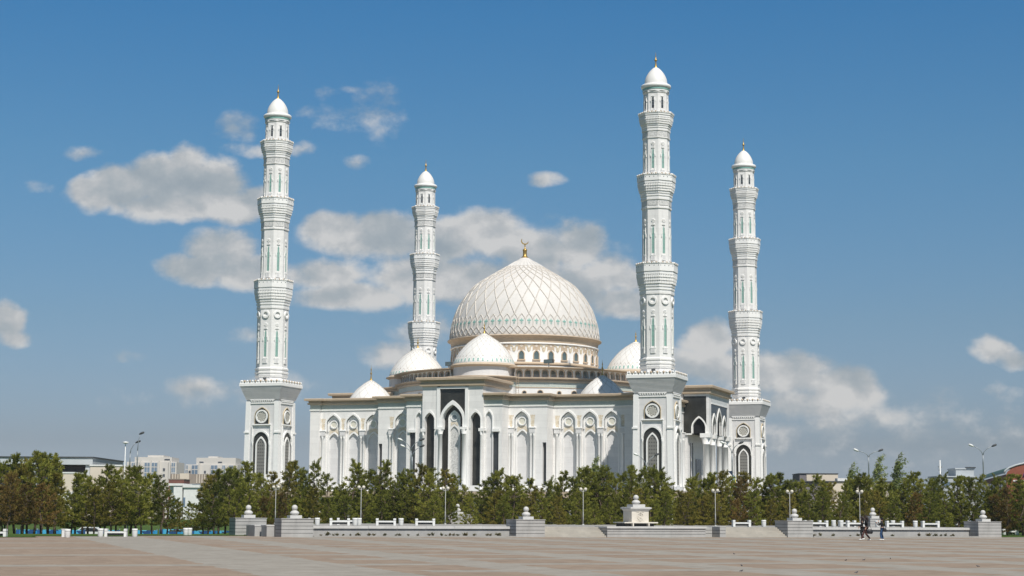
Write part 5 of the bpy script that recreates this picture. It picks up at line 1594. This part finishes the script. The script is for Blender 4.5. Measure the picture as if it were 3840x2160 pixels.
def pine_proto(seed, tint, clear=.10):
    """unit-height pine: returns (trunk mesh, crown mesh)"""
    r = random.Random(seed); H = 7.0
    t = MB(); c = MB(); lm = LEAF[tint]
    bend = [Vector((r.uniform(-.12, .12) * k, r.uniform(-.12, .12) * k, H * k / 6)) for k in range(7)]
    bend[0] = Vector((0, 0, 0))
    t.tube(bend, [.11, .10, .085, .07, .05, .032, .012], BARK, 7)
    def trunk(z):
        k = min(max(z / H * 6, 0), 5.999); i = int(k); return bend[i].lerp(bend[i + 1], k - i)
    LV, LF_ = [], []
    def needle(p, d, w):
        side = d.cross(Vector((r.uniform(-1, 1), r.uniform(-1, 1), r.uniform(-1, 1))))
        if side.length < 1e-4: return
        side = side.normalized() * w; o = len(LV)
        LV.extend([tuple(p - side * .5), tuple(p + side * .5), tuple(p + d + side * .35), tuple(p + d - side * .35)]); LF_.append((o, o + 1, o + 2, o + 3))
    def tuft(p, d, n, L):
        for _ in range(n):
            q = Vector((r.gauss(0, 1), r.gauss(0, 1), r.gauss(0, 1))).normalized()
            needle(p + q * .05, (d * .75 + q * .8 + Vector((0, 0, .25))).normalized() * L * r.uniform(.7, 1.15), .058)
    clear += r.uniform(-.03, .03)
    z = H * clear; lop = r.uniform(0, 6.28)
    while z < H * .95:
        u = (z - H * clear) / (H * (1 - clear))
        prof = (min(1, (u + .25) / .40)) * (1 - u) ** .88 + .05
        n = r.choice((4, 5, 5)) if u < .8 else 3
        a0 = r.uniform(0, 6.28)
        for k in range(n):
            a = a0 + 6.283 * k / n + r.uniform(-.35, .35)
            L = 1.66 * prof * r.uniform(.62, 1.18) * (1 + .22 * math.cos(a - lop)) + .12
            if r.random() < .07: continue
            rise = .28 + .75 * u + r.uniform(-.15, .2)
            b0 = trunk(z); dr = Vector((math.cos(a), math.sin(a), 0))
            def bp(s_): return b0 + dr * (L * s_) + Vector((0, 0, L * (rise * s_ * .25 + .75 * rise * s_ * s_ - .10 * s_)))
            pts = [bp(s_) for s_ in (0, .35, .7, 1)]
            t.tube(pts, [.028 * (1 - u * .6), .02, .013, .006], BARK, 4)
            m_ = max(2, int(L * 4.6))
            for j in range(m_):
                s_ = .34 + .66 * (j + r.random() * .8) / m_
                p = bp(s_); sw = .34 * (1 - .45 * s_) * min(1, L)
                q = Vector((-dr.y, dr.x, 0)) * r.uniform(-sw, sw) + Vector((0, 0, r.uniform(-.06, .14)))
                d = (dr * .7 + q * .9 + Vector((0, 0, .35 + .5 * u))).normalized()
                tuft(p + q, d, 13 if tint != 'brown' else 10, .235)
            tuft(bp(1.0), (dr + Vector((0, 0, .7))).normalized(), 13, .27); tuft(bp(.88), (dr + Vector((0, 0, .5))).normalized(), 10, .24)
        z += H * (r.uniform(.048, .07) + .03 * u)
    for k in range(12):                                     # leader with upright candles
        p = trunk(H * (.86 + .0125 * k)); tuft(p, Vector((0, 0, 1)), 9, .27 - .009 * k)
    for k in range(5):
        a = r.uniform(0, 6.28); p = trunk(H * r.uniform(.84, .92)) + Vector((math.cos(a) * .2, math.sin(a) * .2, 0))
        for j in range(4): tuft(p + Vector((math.cos(a) * .03 * j, math.sin(a) * .03 * j, .14 * j)), Vector((math.cos(a) * .2, math.sin(a) * .2, 1)), 7, .2)
    c.add(LV, LF_, lm)
    return t, c


def willow_proto(seed):
    r = random.Random(seed); H = 9.0; t = MB(); LV, LF_ = [], []
    tr = [Vector((.03 * k * k, r.uniform(-.05, .05) * k, H * k / 6)) for k in range(7)]
    t.tube(tr, [.09, .08, .065, .05, .035, .022, .01], BARKL, 6)
    for i in range(95):
        k = r.uniform(1.2, 5.95); j = int(k); p0 = tr[j].lerp(tr[j + 1], k - j); u = k / 6
        a = r.uniform(0, 6.28); L = (1.7 * (1 - u) + .7) * r.uniform(.6, 1.2)
        d = Vector((math.cos(a) * .55 + .25, math.sin(a) * .55, .9)).normalized()
        p1 = p0 + d * L * .6; p2 = p1 + (d + Vector((.8, 0, -.35))).normalized() * L * .55
        t.tube([p0, p1, p2], [.018, .012, .005], BARKL, 4)
        for _ in range(int(26 * L)):
            s_ = r.uniform(.3, 1.05); p = p0.lerp(p1, min(1, s_ * 1.6)) if s_ < .62 else p1.lerp(p2, (s_ - .62) / .4)
            p = p + Vector((r.gauss(0, .1), r.gauss(0, .1), r.gauss(0, .1)))
            e = Vector((.8 + r.gauss(0, .4), r.gauss(0, .5), r.gauss(-.1, .5))).normalized() * r.uniform(.14, .26)
            sd = e.cross(Vector((r.uniform(-1, 1), r.uniform(-1, 1), r.uniform(-1, 1)))).normalized() * .06; o = len(LV)
            LV.extend([tuple(p), tuple(p + e * .5 + sd), tuple(p + e), tuple(p + e * .5 - sd)]); LF_.append((o, o + 1, o + 2, o + 3))
    c = MB(); c.add(LV, LF_, LEAF['pale']); return t, c


PROT = {}
for tint, seeds in (('green', (11, 12, 13, 14, 15, 16, 17, 18)), ('olive', (21, 22, 23, 24)), ('brown', (31, 32)), ('pale', (41, 42)), ('green_high', (51, 52, 53, 58, 59)), ('olive_high', (54, 55)), ('brown_high', (56, 57))):
    PROT[tint] = []
    for sd in seeds:
        t_, c_ = willow_proto(sd) if tint == 'pale' else pine_proto(sd, tint.split('_')[0], .19 if 'high' in tint else .10)
        to, co = t_.build('trunk'), c_.build('crown')
        PROT[tint].append((to.data, co.data)); bpy.data.objects.remove(to); bpy.data.objects.remove(co)

g_, ol, br, pa = 'green', 'olive', 'brown', 'pale'
Z1 = [(10, 200, 146, g_), (70, 290, 143, ol), (105, 320, 139, br), (185, 130, 150, g_), (255, 260, 147, ol), (300, 180, 149, ol), (375, 105, 146, g_), (450, 120, 151, g_), (515, 125, 153, g_), (585, 330, 148, ol), (30, 440, 141, br), (235, 430, 140, br), (435, 420, 141, br), (560, 470, 143, ol),
      (780, 330, 150, g_), (850, 300, 158, g_), (905, 360, 146, g_), (1080, 240, 155, g_), (1010, 380, 147, g_), (1190, 270, 149, g_), (1285, 345, 146, g_), (1325, 255, 154, g_), (1395, 255, 150, g_), (1440, 340, 146, g_), (1550, 315, 153, g_), (1640, 350, 148, g_), (1690, 500, 151, ol), (730, 470, 147, g_), (1130, 420, 145, ol), (960, 460, 144, ol),
      (1790, 600, 160, ol), (1935, 610, 168, g_),  (2050, 470, 158, g_), (2110, 350, 158, ol), (2215, 290, 161, g_), (2340, 255, 163, g_), (2280, 310, 156, g_), (2420, 300, 166, g_), (2170, 420, 152, g_), (2370, 430, 154, g_)]
Z2 = [(-90, 210, 168, g_), (-30, 330, 160, g_), (20, 330, 166, g_), (110, 430, 168, ol), (200, 320, 171, ol), (320, 205, 173, ol), (395, 205, 179, g_), (460, 270, 176, g_), (530, 320, 170, g_), (630, 172, 170, g_), (725, 320, 168, g_), (60, 560, 160, br), (290, 520, 163, br), (860, 430, 178, g_), (815, 470, 178, g_),
      (965, 182, 172, g_), (1035, 225, 176, g_), (1110, 288, 170, g_), (1180, 375, 179, g_), (1235, 410, 173, g_), (1290, 188, 171, g_), (1350, 270, 175, ol), (1450, 285, 174, g_), (1410, 400, 169, g_), (1550, 290, 171, g_), (1500, 370, 170, g_), (1620, 370, 168, g_), (1710, 232, 166, ol), (1800, 262, 167, g_), (1865, 290, 168, ol), (1760, 310, 163, g_), (1950, 345, 169, g_), (2010, 330, 171, g_), (2060, 440, 168, g_),
      (2180, 510, 178, g_), (2265, 388, 171, g_), (2300, 470, 169, g_), (2400, 315, 167, g_), (2450, 275, 166, g_), (2510, 360, 170, ol), (2550, 340, 167, g_)]
Z3 = [(5, 335, 166, g_), (50, 430, 170, g_), (200, 378, 173, g_), (245, 450, 171, ol), (330, 375, 176, pa), (375, 385, 173, g_), (445, 430, 170, g_), (540, 305, 170, g_), (605, 300, 175, pa), (640, 360, 169, g_), (690, 310, 173, g_), (740, 205, 175, pa), (745, 250, 171, g_), (805, 280, 171, g_), (880, 300, 172, g_), (930, 238, 170, g_), (990, 310, 173, g_), (1050, 350, 170, g_), (1110, 310, 173, g_), (1180, 248, 170, g_), (1250, 320, 172, g_), (1330, 285, 174, g_), (1430, 245, 171, g_), (1485, 270, 175, g_), (1530, 300, 172, g_), (1590, 420, 170, g_),
      (1660, 490, 173, g_), (1720, 500, 170, ol), (1810, 365, 172, g_), (1860, 335, 174, g_), (1910, 380, 170, g_), (1985, 320, 173, g_), (2040, 350, 170, g_), (2095, 300, 171, ol), (2150, 345, 172, g_), (2200, 400, 170, g_), (2300, 370, 166, br), (2385, 325, 174, ol), (2450, 370, 171, g_), (2530, 350, 173, g_)]
Z4 = [(10, 330, 173, g_), (70, 345, 171, g_), (130, 325, 175, g_), (190, 395, 172, g_), (260, 410, 171, g_), (300, 395, 173, g_), (355, 385, 171, g_), (480, 335, 179, g_), (540, 395, 172, g_), (600, 425, 174, g_), (660, 420, 172, ol), (780, 395, 173, g_), (850, 370, 178, g_), (890, 358, 178, g_), (940, 325, 177, g_), (1040, 345, 177, g_), (985, 380, 173, g_), (1100, 430, 172, g_), (1160, 378, 176, g_), (1225, 425, 172, g_), (1290, 450, 174, g_),
      (1370, 378, 173, g_), (1420, 308, 178, g_), (1490, 318, 178, g_), (1560, 385, 173, g_), (1640, 380, 175, g_), (1680, 345, 179, g_), (1790, 318, 181, g_), (1860, 370, 174, g_), (1910, 355, 173, g_), (1980, 365, 175, g_), (2060, 368, 173, g_), (2160, 338, 175, g_), (2250, 375, 174, g_), (2320, 328, 173, g_), (2420, 338, 171, g_), (2500, 345, 173, g_), (2570, 345, 171, g_), (2290, 540, 163, br), (2395, 470, 163, br), (2545, 430, 163, g_), (2560, 520, 166, br),
      (755, 255, 262, pa), (1010, 195, 250, pa), (1215, 162, 256, pa)]
trees = [(x * .3727 + o_, 1650 + y * .3727, d, t_) for lst, o_ in ((Z1, 0), (Z2, 960), (Z3, 1920), (Z4, 2880)) for x, y, d, t_ in lst]
tr_ = random.Random(5)
for x in range(975, 3600, 66):                               # lower front trees that close the grove
    trees.append((x + tr_.uniform(-16, 16), 1650 + tr_.uniform(470, 590) * .3727, tr_.uniform(160, 167) + max(0, (x - 2500) * .004), tr_.choice((g_, g_, g_, ol, ol, br if tr_.random() < .5 else g_))))

LMK = [(-40, 'the left picture edge'), (126, 'the dark trunked left pines'), (255, 'the nearest round bin'), (437, 'the lone plaza bench'), (705, 'the pair of plaza bins'), (970, 'the set back left pillar'), (1119, 'the front left pillar'), (1340, 'the touching bins'), (1504, 'the single wall bin'), (1740, 'the far left pillar'),
       (1975, 'the pillar by the left steps'), (2187, 'the fourth globe lamp'), (2315, 'the cream monument'), (2600, 'the far right pillar'), (2682, 'the fifth globe lamp'), (2800, 'the bench above the right steps'), (2955, 'the pillar by the right steps'), (3130, 'the bins behind the right wall'), (3223, 'the seventh globe lamp'), (3310, 'the woman in jeans'), (3488, 'the last terrace bench'), (3670, 'the rightmost pillar'), (3900, 'the right picture edge')]
groups = {}
for tr in trees:
    i = max(k for k in range(len(LMK)) if LMK[k][0] <= tr[0] or k == 0)
    groups.setdefault(i, []).append(tr)
cnt = 0
for i, lst in sorted(groups.items()):
    lst.sort()
    for j, (px, py, d, tint) in enumerate(lst):
        top = at(px, py, d)
        f = (top.x - P0.x) * EA.x + (d - P0.y) * EA.y; tt_ = (top.x - P0.x) * EB.x + (d - P0.y) * EB.y
        base = float(np.interp(f, (-14, 6, 16, 64, 84, 150), (-1.36, -.5, .4, .4, .35, -.2))) - .02 if (f > 0 and 33 < tt_ < 92) else (.0 if f > 64 else (.02 if tt_ < 14 else .02 - (tt_ - 14) * .034))
        if d > 240: base = -1.3
        h = top.z - base
        kind = 'willow' if tint == pa else 'pine'
        size = 'tall' if h > 6.4 else 'short' if h < 4.4 else 'medium'
        col = {'green': 'green', 'olive': 'olive', 'brown': 'browned', 'pale': 'pale leafy'}[tint]
        a_, b_ = LMK[i][1], LMK[i + 1][1]
        lab = f'{size} {col} {kind}, {ordn[j]} from left between {a_} and {b_}'.replace(' the ', ' ')
        o = thing('willow_tree' if tint == pa else 'pine_tree', lab, 'tree', (top.x, d, base), tr_.uniform(0, 6.28) if tint != pa else 0, 'willows' if tint == pa else 'pines of the grove')
        if tint != pa: o.rotation_euler[0], o.rotation_euler[1] = tr_.gauss(0, .022), tr_.gauss(0, .022)
        pr_ = PROT[tint + '_high' if px < 935 and tint != pa else tint]; td, cd = pr_[cnt % len(pr_)]; cnt += 1
        z = h / (9.0 if tint == pa else 7.12); w = z * tr_.uniform(.92, 1.2) if h > 5 else z * tr_.uniform(1.1, 1.35)
        if tint == pa: w = z * 1.15
        for nm, dt in (('trunk', td), ('crown', cd)):
            q = bpy.data.objects.new(nm, dt); COL.objects.link(q); q.parent = o; q.scale = (w, w, z)

# little plants in the flower beds
LEAFB = leaf_mat('bed_plant_leaves', (.11, .11, .045), (.17, .155, .07), (.23, .18, .09))
def plant_mesh(seed):
    r = random.Random(seed); m = MB(); V, F = [], []
    for i in range(9):
        a = r.uniform(0, 6.28); tip = Vector((math.cos(a) * r.uniform(.03, .16), math.sin(a) * r.uniform(.03, .16), r.uniform(.12, .26)))
        m.tube([(0, 0, 0), tuple(tip * .5 + Vector((0, 0, .03))), tuple(tip)], [.008, .006, .003], BARK, 3)
        for k in range(11):
            p = tip * r.uniform(.35, 1.0) + Vector((r.gauss(0, .03), r.gauss(0, .03), r.gauss(0, .02))); e = Vector((r.gauss(0, 1), r.gauss(0, 1), r.gauss(.3, .8))).normalized() * .075
            sd = e.cross(Vector((r.uniform(-1, 1), r.uniform(-1, 1), 1))).normalized() * .03; o = len(V)
            V += [tuple(p), tuple(p + e * .5 + sd), tuple(p + e), tuple(p + e * .5 - sd)]; F.append((o, o + 1, o + 2, o + 3))
    m.add(V, F, LEAFB); return m
pm = []
for k in range(3): q = plant_mesh(60 + k).build('bed_plant'); pm.append(q.data); bpy.data.objects.remove(q)
bx = [1200 + v * .31056 for v in (60, 135, 210, 260, 335, 430, 480, 520, 630, 690, 815, 960, 1000, 1115, 1215, 1360, 1400, 1500, 1545, 1605, 1650, 1680, 1775, 1800, 1890, 2035, 2080, 2150, 2200)]
rx = [2650 + v * .25233 for v in (1520, 1615, 1780, 1830, 2050, 2190)] + [3200 + v * .24845 for v in (10, 490, 910, 1020, 1060, 1120, 1165, 1220, 1280, 1360, 1420)]
for lst, wl in ((bx, 'left'), (rx, 'right')):
    for k, px in enumerate(lst):
        o = bpy.data.objects.new('bed_plant', pm[k % 3]); COL.objects.link(o)
        o.location = pf_(s_at(px, .75), .75 + tr_.uniform(-.25, .2), .06); o.rotation_euler[2] = tr_.uniform(0, 6); q_ = tr_.uniform(.6, 1.25); o.scale = (q_ * tr_.uniform(1, 1.7), q_, q_ * tr_.uniform(.7, 1.05))
        n_ = ordn[k] if k < 20 else 'twenty-' + ordn[k - 20]
        tag(o, f'small ragged plant at the foot of the {wl} low wall, {n_} from its left end', 'plant', 'plants along the low walls')

# sparrows on the paving
PIG = mat('sparrow_feathers', (.10, .105, .12), .7, .2, 12)
pm = MB(); pm.ball((0, 0, .10), .075, PIG, 10, (.75, 1.6, .8)); pm.ball((0, .13, .19), .034, PIG, 8); pm.tube([(0, .06, .13), (0, .11, .17), (0, .13, .19)], [.05, .035, .03], PIG, 6)
pm.tube([(0, -.09, .1), (0, -.17, .075), (0, -.24, .06)], [.05, .04, .02], PIG, 6); pm.tube([(0, .155, .188), (0, .185, .18)], [.01, .002], DARKMETAL, 4)
for x in (-.03, .03): pm.tube([(x, .02, .05), (x, .03, 0)], .007, ORANGE, 4)
q = pm.build('sparrow'); pd = q.data; bpy.data.objects.remove(q)
for (zx, zy, lab) in ((485, 172, 'lone sparrow on the paving in front of the broad plinth'), (1292, 219, 'left one of three sparrows in a row before the right wall'), (1423, 216, 'middle one of three sparrows in a row before the right wall'), (1613, 207, 'right one of three sparrows in a row, below woman in jeans'),
                      (540, 297, 'sparrow nearest the camera on the paving'), (540, 258, 'sparrow just beyond the nearest one on the paving'), (2243, 263, 'sparrow farthest right on the paving'), (1370, 308, 'sparrow near the bottom edge right of the centre')):
    d = FWD + RIGHT * ((2500 + zx * .5202 - 1920) / F_PX) - UP * ((1990 + zy * .5202 - 1080) / F_PX); k = -EYE / d.z
    o = bpy.data.objects.new('sparrow', pd); COL.objects.link(o); o.location = (d.x * k, d.y * k, 0.004); o.rotation_euler[2] = tr_.uniform(0, 6); o.scale = [.33] * 3
    tag(o, lab, 'bird', 'sparrows on the plaza')

# ================================================================ PEOPLE
SKIN = mat('skin', (.45, .28, .20), .55, .04, 8); HAIRD = mat('dark_hair', (.025, .016, .012), .5, .1, 20); COAT = mat('black_coat', (.014, .014, .016), .8, .15, 6)
BRTR = mat('brown_trousers', (.10, .045, .04), .85, .08, 6); JEAN = mat('blue_denim', (.035, .085, .19), .8, .1, 8); SHOE = mat('white_shoe', (.72, .72, .70), .5, .05, 6); BAGM = mat('black_bag', (.022, .022, .026), .5, .1, 8)
EYEM = mat('eye_dark', (.02, .015, .012), .2, .05, 10); LIP = mat('lip', (.36, .13, .11), .5, .05, 10); CAPM = mat('black_cap', (.012, .012, .014), .8, .1, 8)


def skin_obj(name, chains, radii, mt, parent, root, levels=1):
    """one continuous surface grown round connected bones"""
    names = list(radii); idx = {n: i for i, n in enumerate(names)}
    me = bpy.data.meshes.new(name)
    me.from_pydata([radii[n][0] for n in names], [(idx[a], idx[b]) for ch in chains for a, b in zip(ch, ch[1:])], [])
    o = bpy.data.objects.new(name, me); COL.objects.link(o); o.parent = parent
    me.materials.append(mt)
    md = o.modifiers.new('skin', 'SKIN'); md.use_smooth_shade = True
    for n in names:
        sv = me.skin_vertices[0].data[idx[n]]; r = radii[n][1]
        sv.radius = (r, r) if not isinstance(r, tuple) else r; sv.use_root = (n == root)
    sb = o.modifiers.new('subdivision', 'SUBSURF'); sb.levels = sb.render_levels = levels
    return o


def person(label, loc, rz, H, pose, top_mat, leg_mat, hair_long, cap=False, coat_len=.0):
    t = thing('person', label, 'person', loc, rz); k = H / 1.70
    J = {n: Vector(v) * k for n, v in pose.items()}
    P_ = lambda n, r: (tuple(J[n]), r * k if not isinstance(r, tuple) else (r[0] * k, r[1] * k))
    body = {n: P_(n, r) for n, r in (('pelvis', .11), ('waist', .095), ('chest', .115), ('neck', .05), ('jaw', .062), ('head', .085), ('crown', .062))}
    ch = [['pelvis', 'waist', 'chest', 'neck', 'jaw', 'head', 'crown']]
    J['nose'] = J['head'] + Vector((0, .10, -.015)) * k; body['nose'] = (tuple(J['nose']), .014 * k); ch.append(['head', 'nose'])
    for s in ('l', 'r'):
        for n, r in (('shoulder', .055), ('elbow', .040), ('wrist', .026), ('palm', .032), ('hip', .085), ('knee', .055), ('ankle', .036), ('toe', .03)): body[s + n] = P_(s + n, r)
        ch += [['chest', s + 'shoulder', s + 'elbow', s + 'wrist', s + 'palm'], ['pelvis', s + 'hip', s + 'knee', s + 'ankle', s + 'toe']]
        a, b = J[s + 'wrist'], J[s + 'palm']; d = (b - a).normalized(); w = d.cross(Vector((1, 0, 0)) if abs(d.x) < .8 else Vector((0, 0, 1))).normalized(); q = d.cross(w)
        for i, (off, ln) in enumerate(((-.030, .060), (-.010, .072), (.010, .068), (.028, .052))):
            f1 = b + w * off * k + d * (.03 + ln * .5) * k; f2 = f1 + (d * .8 + q * .5).normalized() * ln * .55 * k
            body[f'{s}f{i}a'] = (tuple(f1), .009 * k); body[f'{s}f{i}b'] = (tuple(f2), .0075 * k); ch.append([s + 'palm', f'{s}f{i}a', f'{s}f{i}b'])
        th = a.lerp(b, .55) - w * .045 * k; th2 = th + (d - w * .4).normalized() * .045 * k
        body[s + 'ta'] = (tuple(th), .010 * k); body[s + 'tb'] = (tuple(th2), .008 * k); ch.append([s + 'palm', s + 'ta', s + 'tb'])
    skin_obj('body', ch, body, SKIN, t, 'pelvis')
    up = {n: P_(n, r) for n, r in (('pelvis', (.15, .12)), ('waist', (.13, .105)), ('chest', (.155, .125)), ('neck', .062))}; c2 = [['pelvis', 'waist', 'chest', 'neck']]
    for s in ('l', 'r'):
        for n, r in (('shoulder', .072), ('elbow', .056), ('wrist', .044)): up[s + n] = P_(s + n, r)
        c2.append(['chest', s + 'shoulder', s + 'elbow', s + 'wrist'])
    if coat_len:
        J['hem'] = J['pelvis'] + Vector((0, -.03, -coat_len)) * k; up['hem'] = (tuple(J['hem']), (.20 * k, .15 * k)); c2.append(['pelvis', 'hem'])
    skin_obj('coat' if coat_len else 'jacket', c2, up, top_mat, t, 'pelvis')
    lo = {'pelvis': P_('pelvis', (.135, .11))}; c3 = []
    for s in ('l', 'r'):
        for n, r in (('hip', .098), ('knee', .075), ('ankle', .066)): lo[s + n] = P_(s + n, r)
        c3.append(['pelvis', s + 'hip', s + 'knee', s + 'ankle'])
    skin_obj('trousers', c3, lo, leg_mat, t, 'pelvis')
    for s in ('l', 'r'):
        a, b = J[s + 'ankle'], J[s + 'toe']; m = MB()
        d = (b - a); d.z = 0
        p0 = Vector((a.x, a.y, b.z)) - d * .35
        m.tube([p0 + Vector((0, 0, .02)) * k, p0.lerp(b, .3) + Vector((0, 0, .03)) * k, p0.lerp(b, .75) + Vector((0, 0, .01)) * k, b + d.normalized() * .04 * k], [.042 * k, .056 * k, .048 * k, .02 * k], SHOE, 8); m.build('shoe', t)
    m = MB(); h = J['head']; sc_ = k
    m.ball(tuple(h + Vector((0, -.022, .022)) * k), .108 * k, CAPM if cap else HAIRD, 14, (.92, 1.05, 1.0))
    if hair_long:
        n = J['neck']; m.tube([h + Vector((0, -.06, .03)) * k, h + Vector((0, -.105, -.06)) * k, n + Vector((0, -.12, -.06)) * k, n + Vector((0, -.11, -.22)) * k], [.09 * k, .095 * k, .09 * k, .03 * k], HAIRD, 8)
        for s in (-1, 1): m.tube([h + Vector((s * .075, .0, .04)) * k, h + Vector((s * .088, -.01, -.08)) * k, n + Vector((s * .085, .0, -.06)) * k], [.035 * k, .035 * k, .02 * k], HAIRD, 6)
    m.build('hair' if not cap else 'cap', t)
    if cap:
        m = MB(); m.tube([h + Vector((0, -.08, 0)) * k, h + Vector((0, -.10, -.08)) * k, h + Vector((0, -.10, -.15)) * k], [.05 * k, .05 * k, .03 * k], HAIRD, 8); m.build('hair', t)
    m = MB()
    for s in (-1, 1): m.ball(tuple(h + Vector((s * .032, .078, .008)) * k), .011 * k, EYEM, 8)
    m.build('eyes', t)
    m = MB(); m.ball(tuple(J['jaw'] + Vector((0, .068, .005)) * k), .016 * k, LIP, 8, (1.5, .5, .5)); m.build('mouth', t)
    return t


BASE = dict(pelvis=(0, 0, .92), waist=(0, .01, 1.08), chest=(0, .0, 1.28), neck=(0, .01, 1.46), jaw=(0, .035, 1.535), head=(0, .03, 1.605), crown=(0, .01, 1.66),
            lshoulder=(-.16, 0, 1.385), rshoulder=(.16, 0, 1.385), lhip=(-.085, 0, .87), rhip=(.085, 0, .87))
walk1 = dict(BASE, lknee=(-.085, .20, .50), lankle=(-.085, .36, .085), ltoe=(-.09, .50, .05), rknee=(.085, .02, .47), rankle=(.085, -.26, .13), rtoe=(.09, -.13, .035),
             lelbow=(-.22, -.10, 1.12), lwrist=(-.23, .02, .90), lpalm=(-.23, .05, .83), relbow=(.21, .07, 1.12), rwrist=(.17, .24, 1.22), rpalm=(.13, .26, 1.29))
walk2 = dict(BASE, lknee=(-.085, .10, .47), lankle=(-.085, -.02, .085), ltoe=(-.09, .12, .035), rknee=(.085, .10, .48), rankle=(.085, -.12, .12), rtoe=(.09, .02, .04),
             lelbow=(-.22, .06, 1.12), lwrist=(-.20, .20, .95), lpalm=(-.2, .24, .89), relbow=(.22, -.08, 1.12), rwrist=(.24, -.04, .88), rpalm=(.245, -.02, .80))
phone = dict(BASE, lknee=(-.08, .14, .47), lankle=(-.08, .07, .085), ltoe=(-.085, .21, .035), rknee=(.08, .03, .47), rankle=(.08, -.08, .085), rtoe=(.085, .06, .035),
             lelbow=(-.19, .16, 1.14), lwrist=(-.10, .30, 1.36), lpalm=(-.07, .29, 1.43), relbow=(.19, .20, 1.12), rwrist=(.10, .36, 1.24), rpalm=(.07, .40, 1.30))
LEFTW = R(84)


def foot(px, py):
    d = FWD + RIGHT * ((px - 1920) / F_PX) - UP * ((py - 1080) / F_PX); k = -EYE / d.z
    return Vector((d.x * k, d.y * k, 0.004))


fa, fb, fc = foot(3239, 2025), foot(3249, 2027), foot(3309, 2026.5)
fa.y += .5
person('woman in long black coat walking left, on the far side of her companion', fa, LEFTW, 1.74, walk2, COAT, COAT, True, coat_len=.42)
pB = person('woman with long dark hair, black top and brown trousers striding left with a bag', fb, LEFTW, 1.76, walk1, COAT, BRTR, True)
person('woman in black jacket and blue jeans, hands raised to her face, walking left', fc, LEFTW, 1.64, phone, COAT, JEAN, False, cap=True)


def bag(label, loc, rz, w, h, strap, drop):
    o = thing('handbag', label, 'bag', loc, rz)
    m = MB(); m.tube([(0, 0, -h), (0, 0, -h * .75), (0, 0, -h * .25), (0, 0, 0)], [w * .35, w * .52, w * .45, w * .25], BAGM, 10)
    m.v = [(x * .42, y, z) for x, y, z in m.v]; m.build('pouch', o)
    m = MB(); m.tube([(0, -w * .3, -.02), (0, -w * .12, drop * .6), (0, .0, drop), (0, w * .12, drop * .6), (0, w * .3, -.02)], .012, strap, 5); m.build('strap', o)


rot = Matrix.Rotation(LEFTW, 3, 'Z')
bag('slouchy black bag swinging behind the woman in brown trousers', fb + rot @ Vector((-.26, -.22, .80)), LEFTW + .2, .48, .32, BAGM, .34)
bag('small black bag at the hip of the woman in jeans', fc + rot @ Vector((-.20, -.16, .90)), LEFTW, .30, .28, BAGM, .42)

# ================================================================ AIR
hz = bpy.data.materials.new('thin_haze'); hz.use_nodes = True
_n = hz.node_tree; _n.nodes.clear()
_v = _n.nodes.new('ShaderNodeVolumePrincipled'); _v.inputs['Color'].default_value = (.86, .90, .95, 1); _v.inputs['Density'].default_value = 0.00011
_v.inputs['Anisotropy'].default_value = 0.0
_o = _n.nodes.new('ShaderNodeOutputMaterial'); _n.links.new(_v.outputs[0], _o.inputs['Volume'])
m = MB(); m.box(-420, 420, -20, 1150, -2.4, 90, hz)
tag(m.build('haze'), kind='stuff')
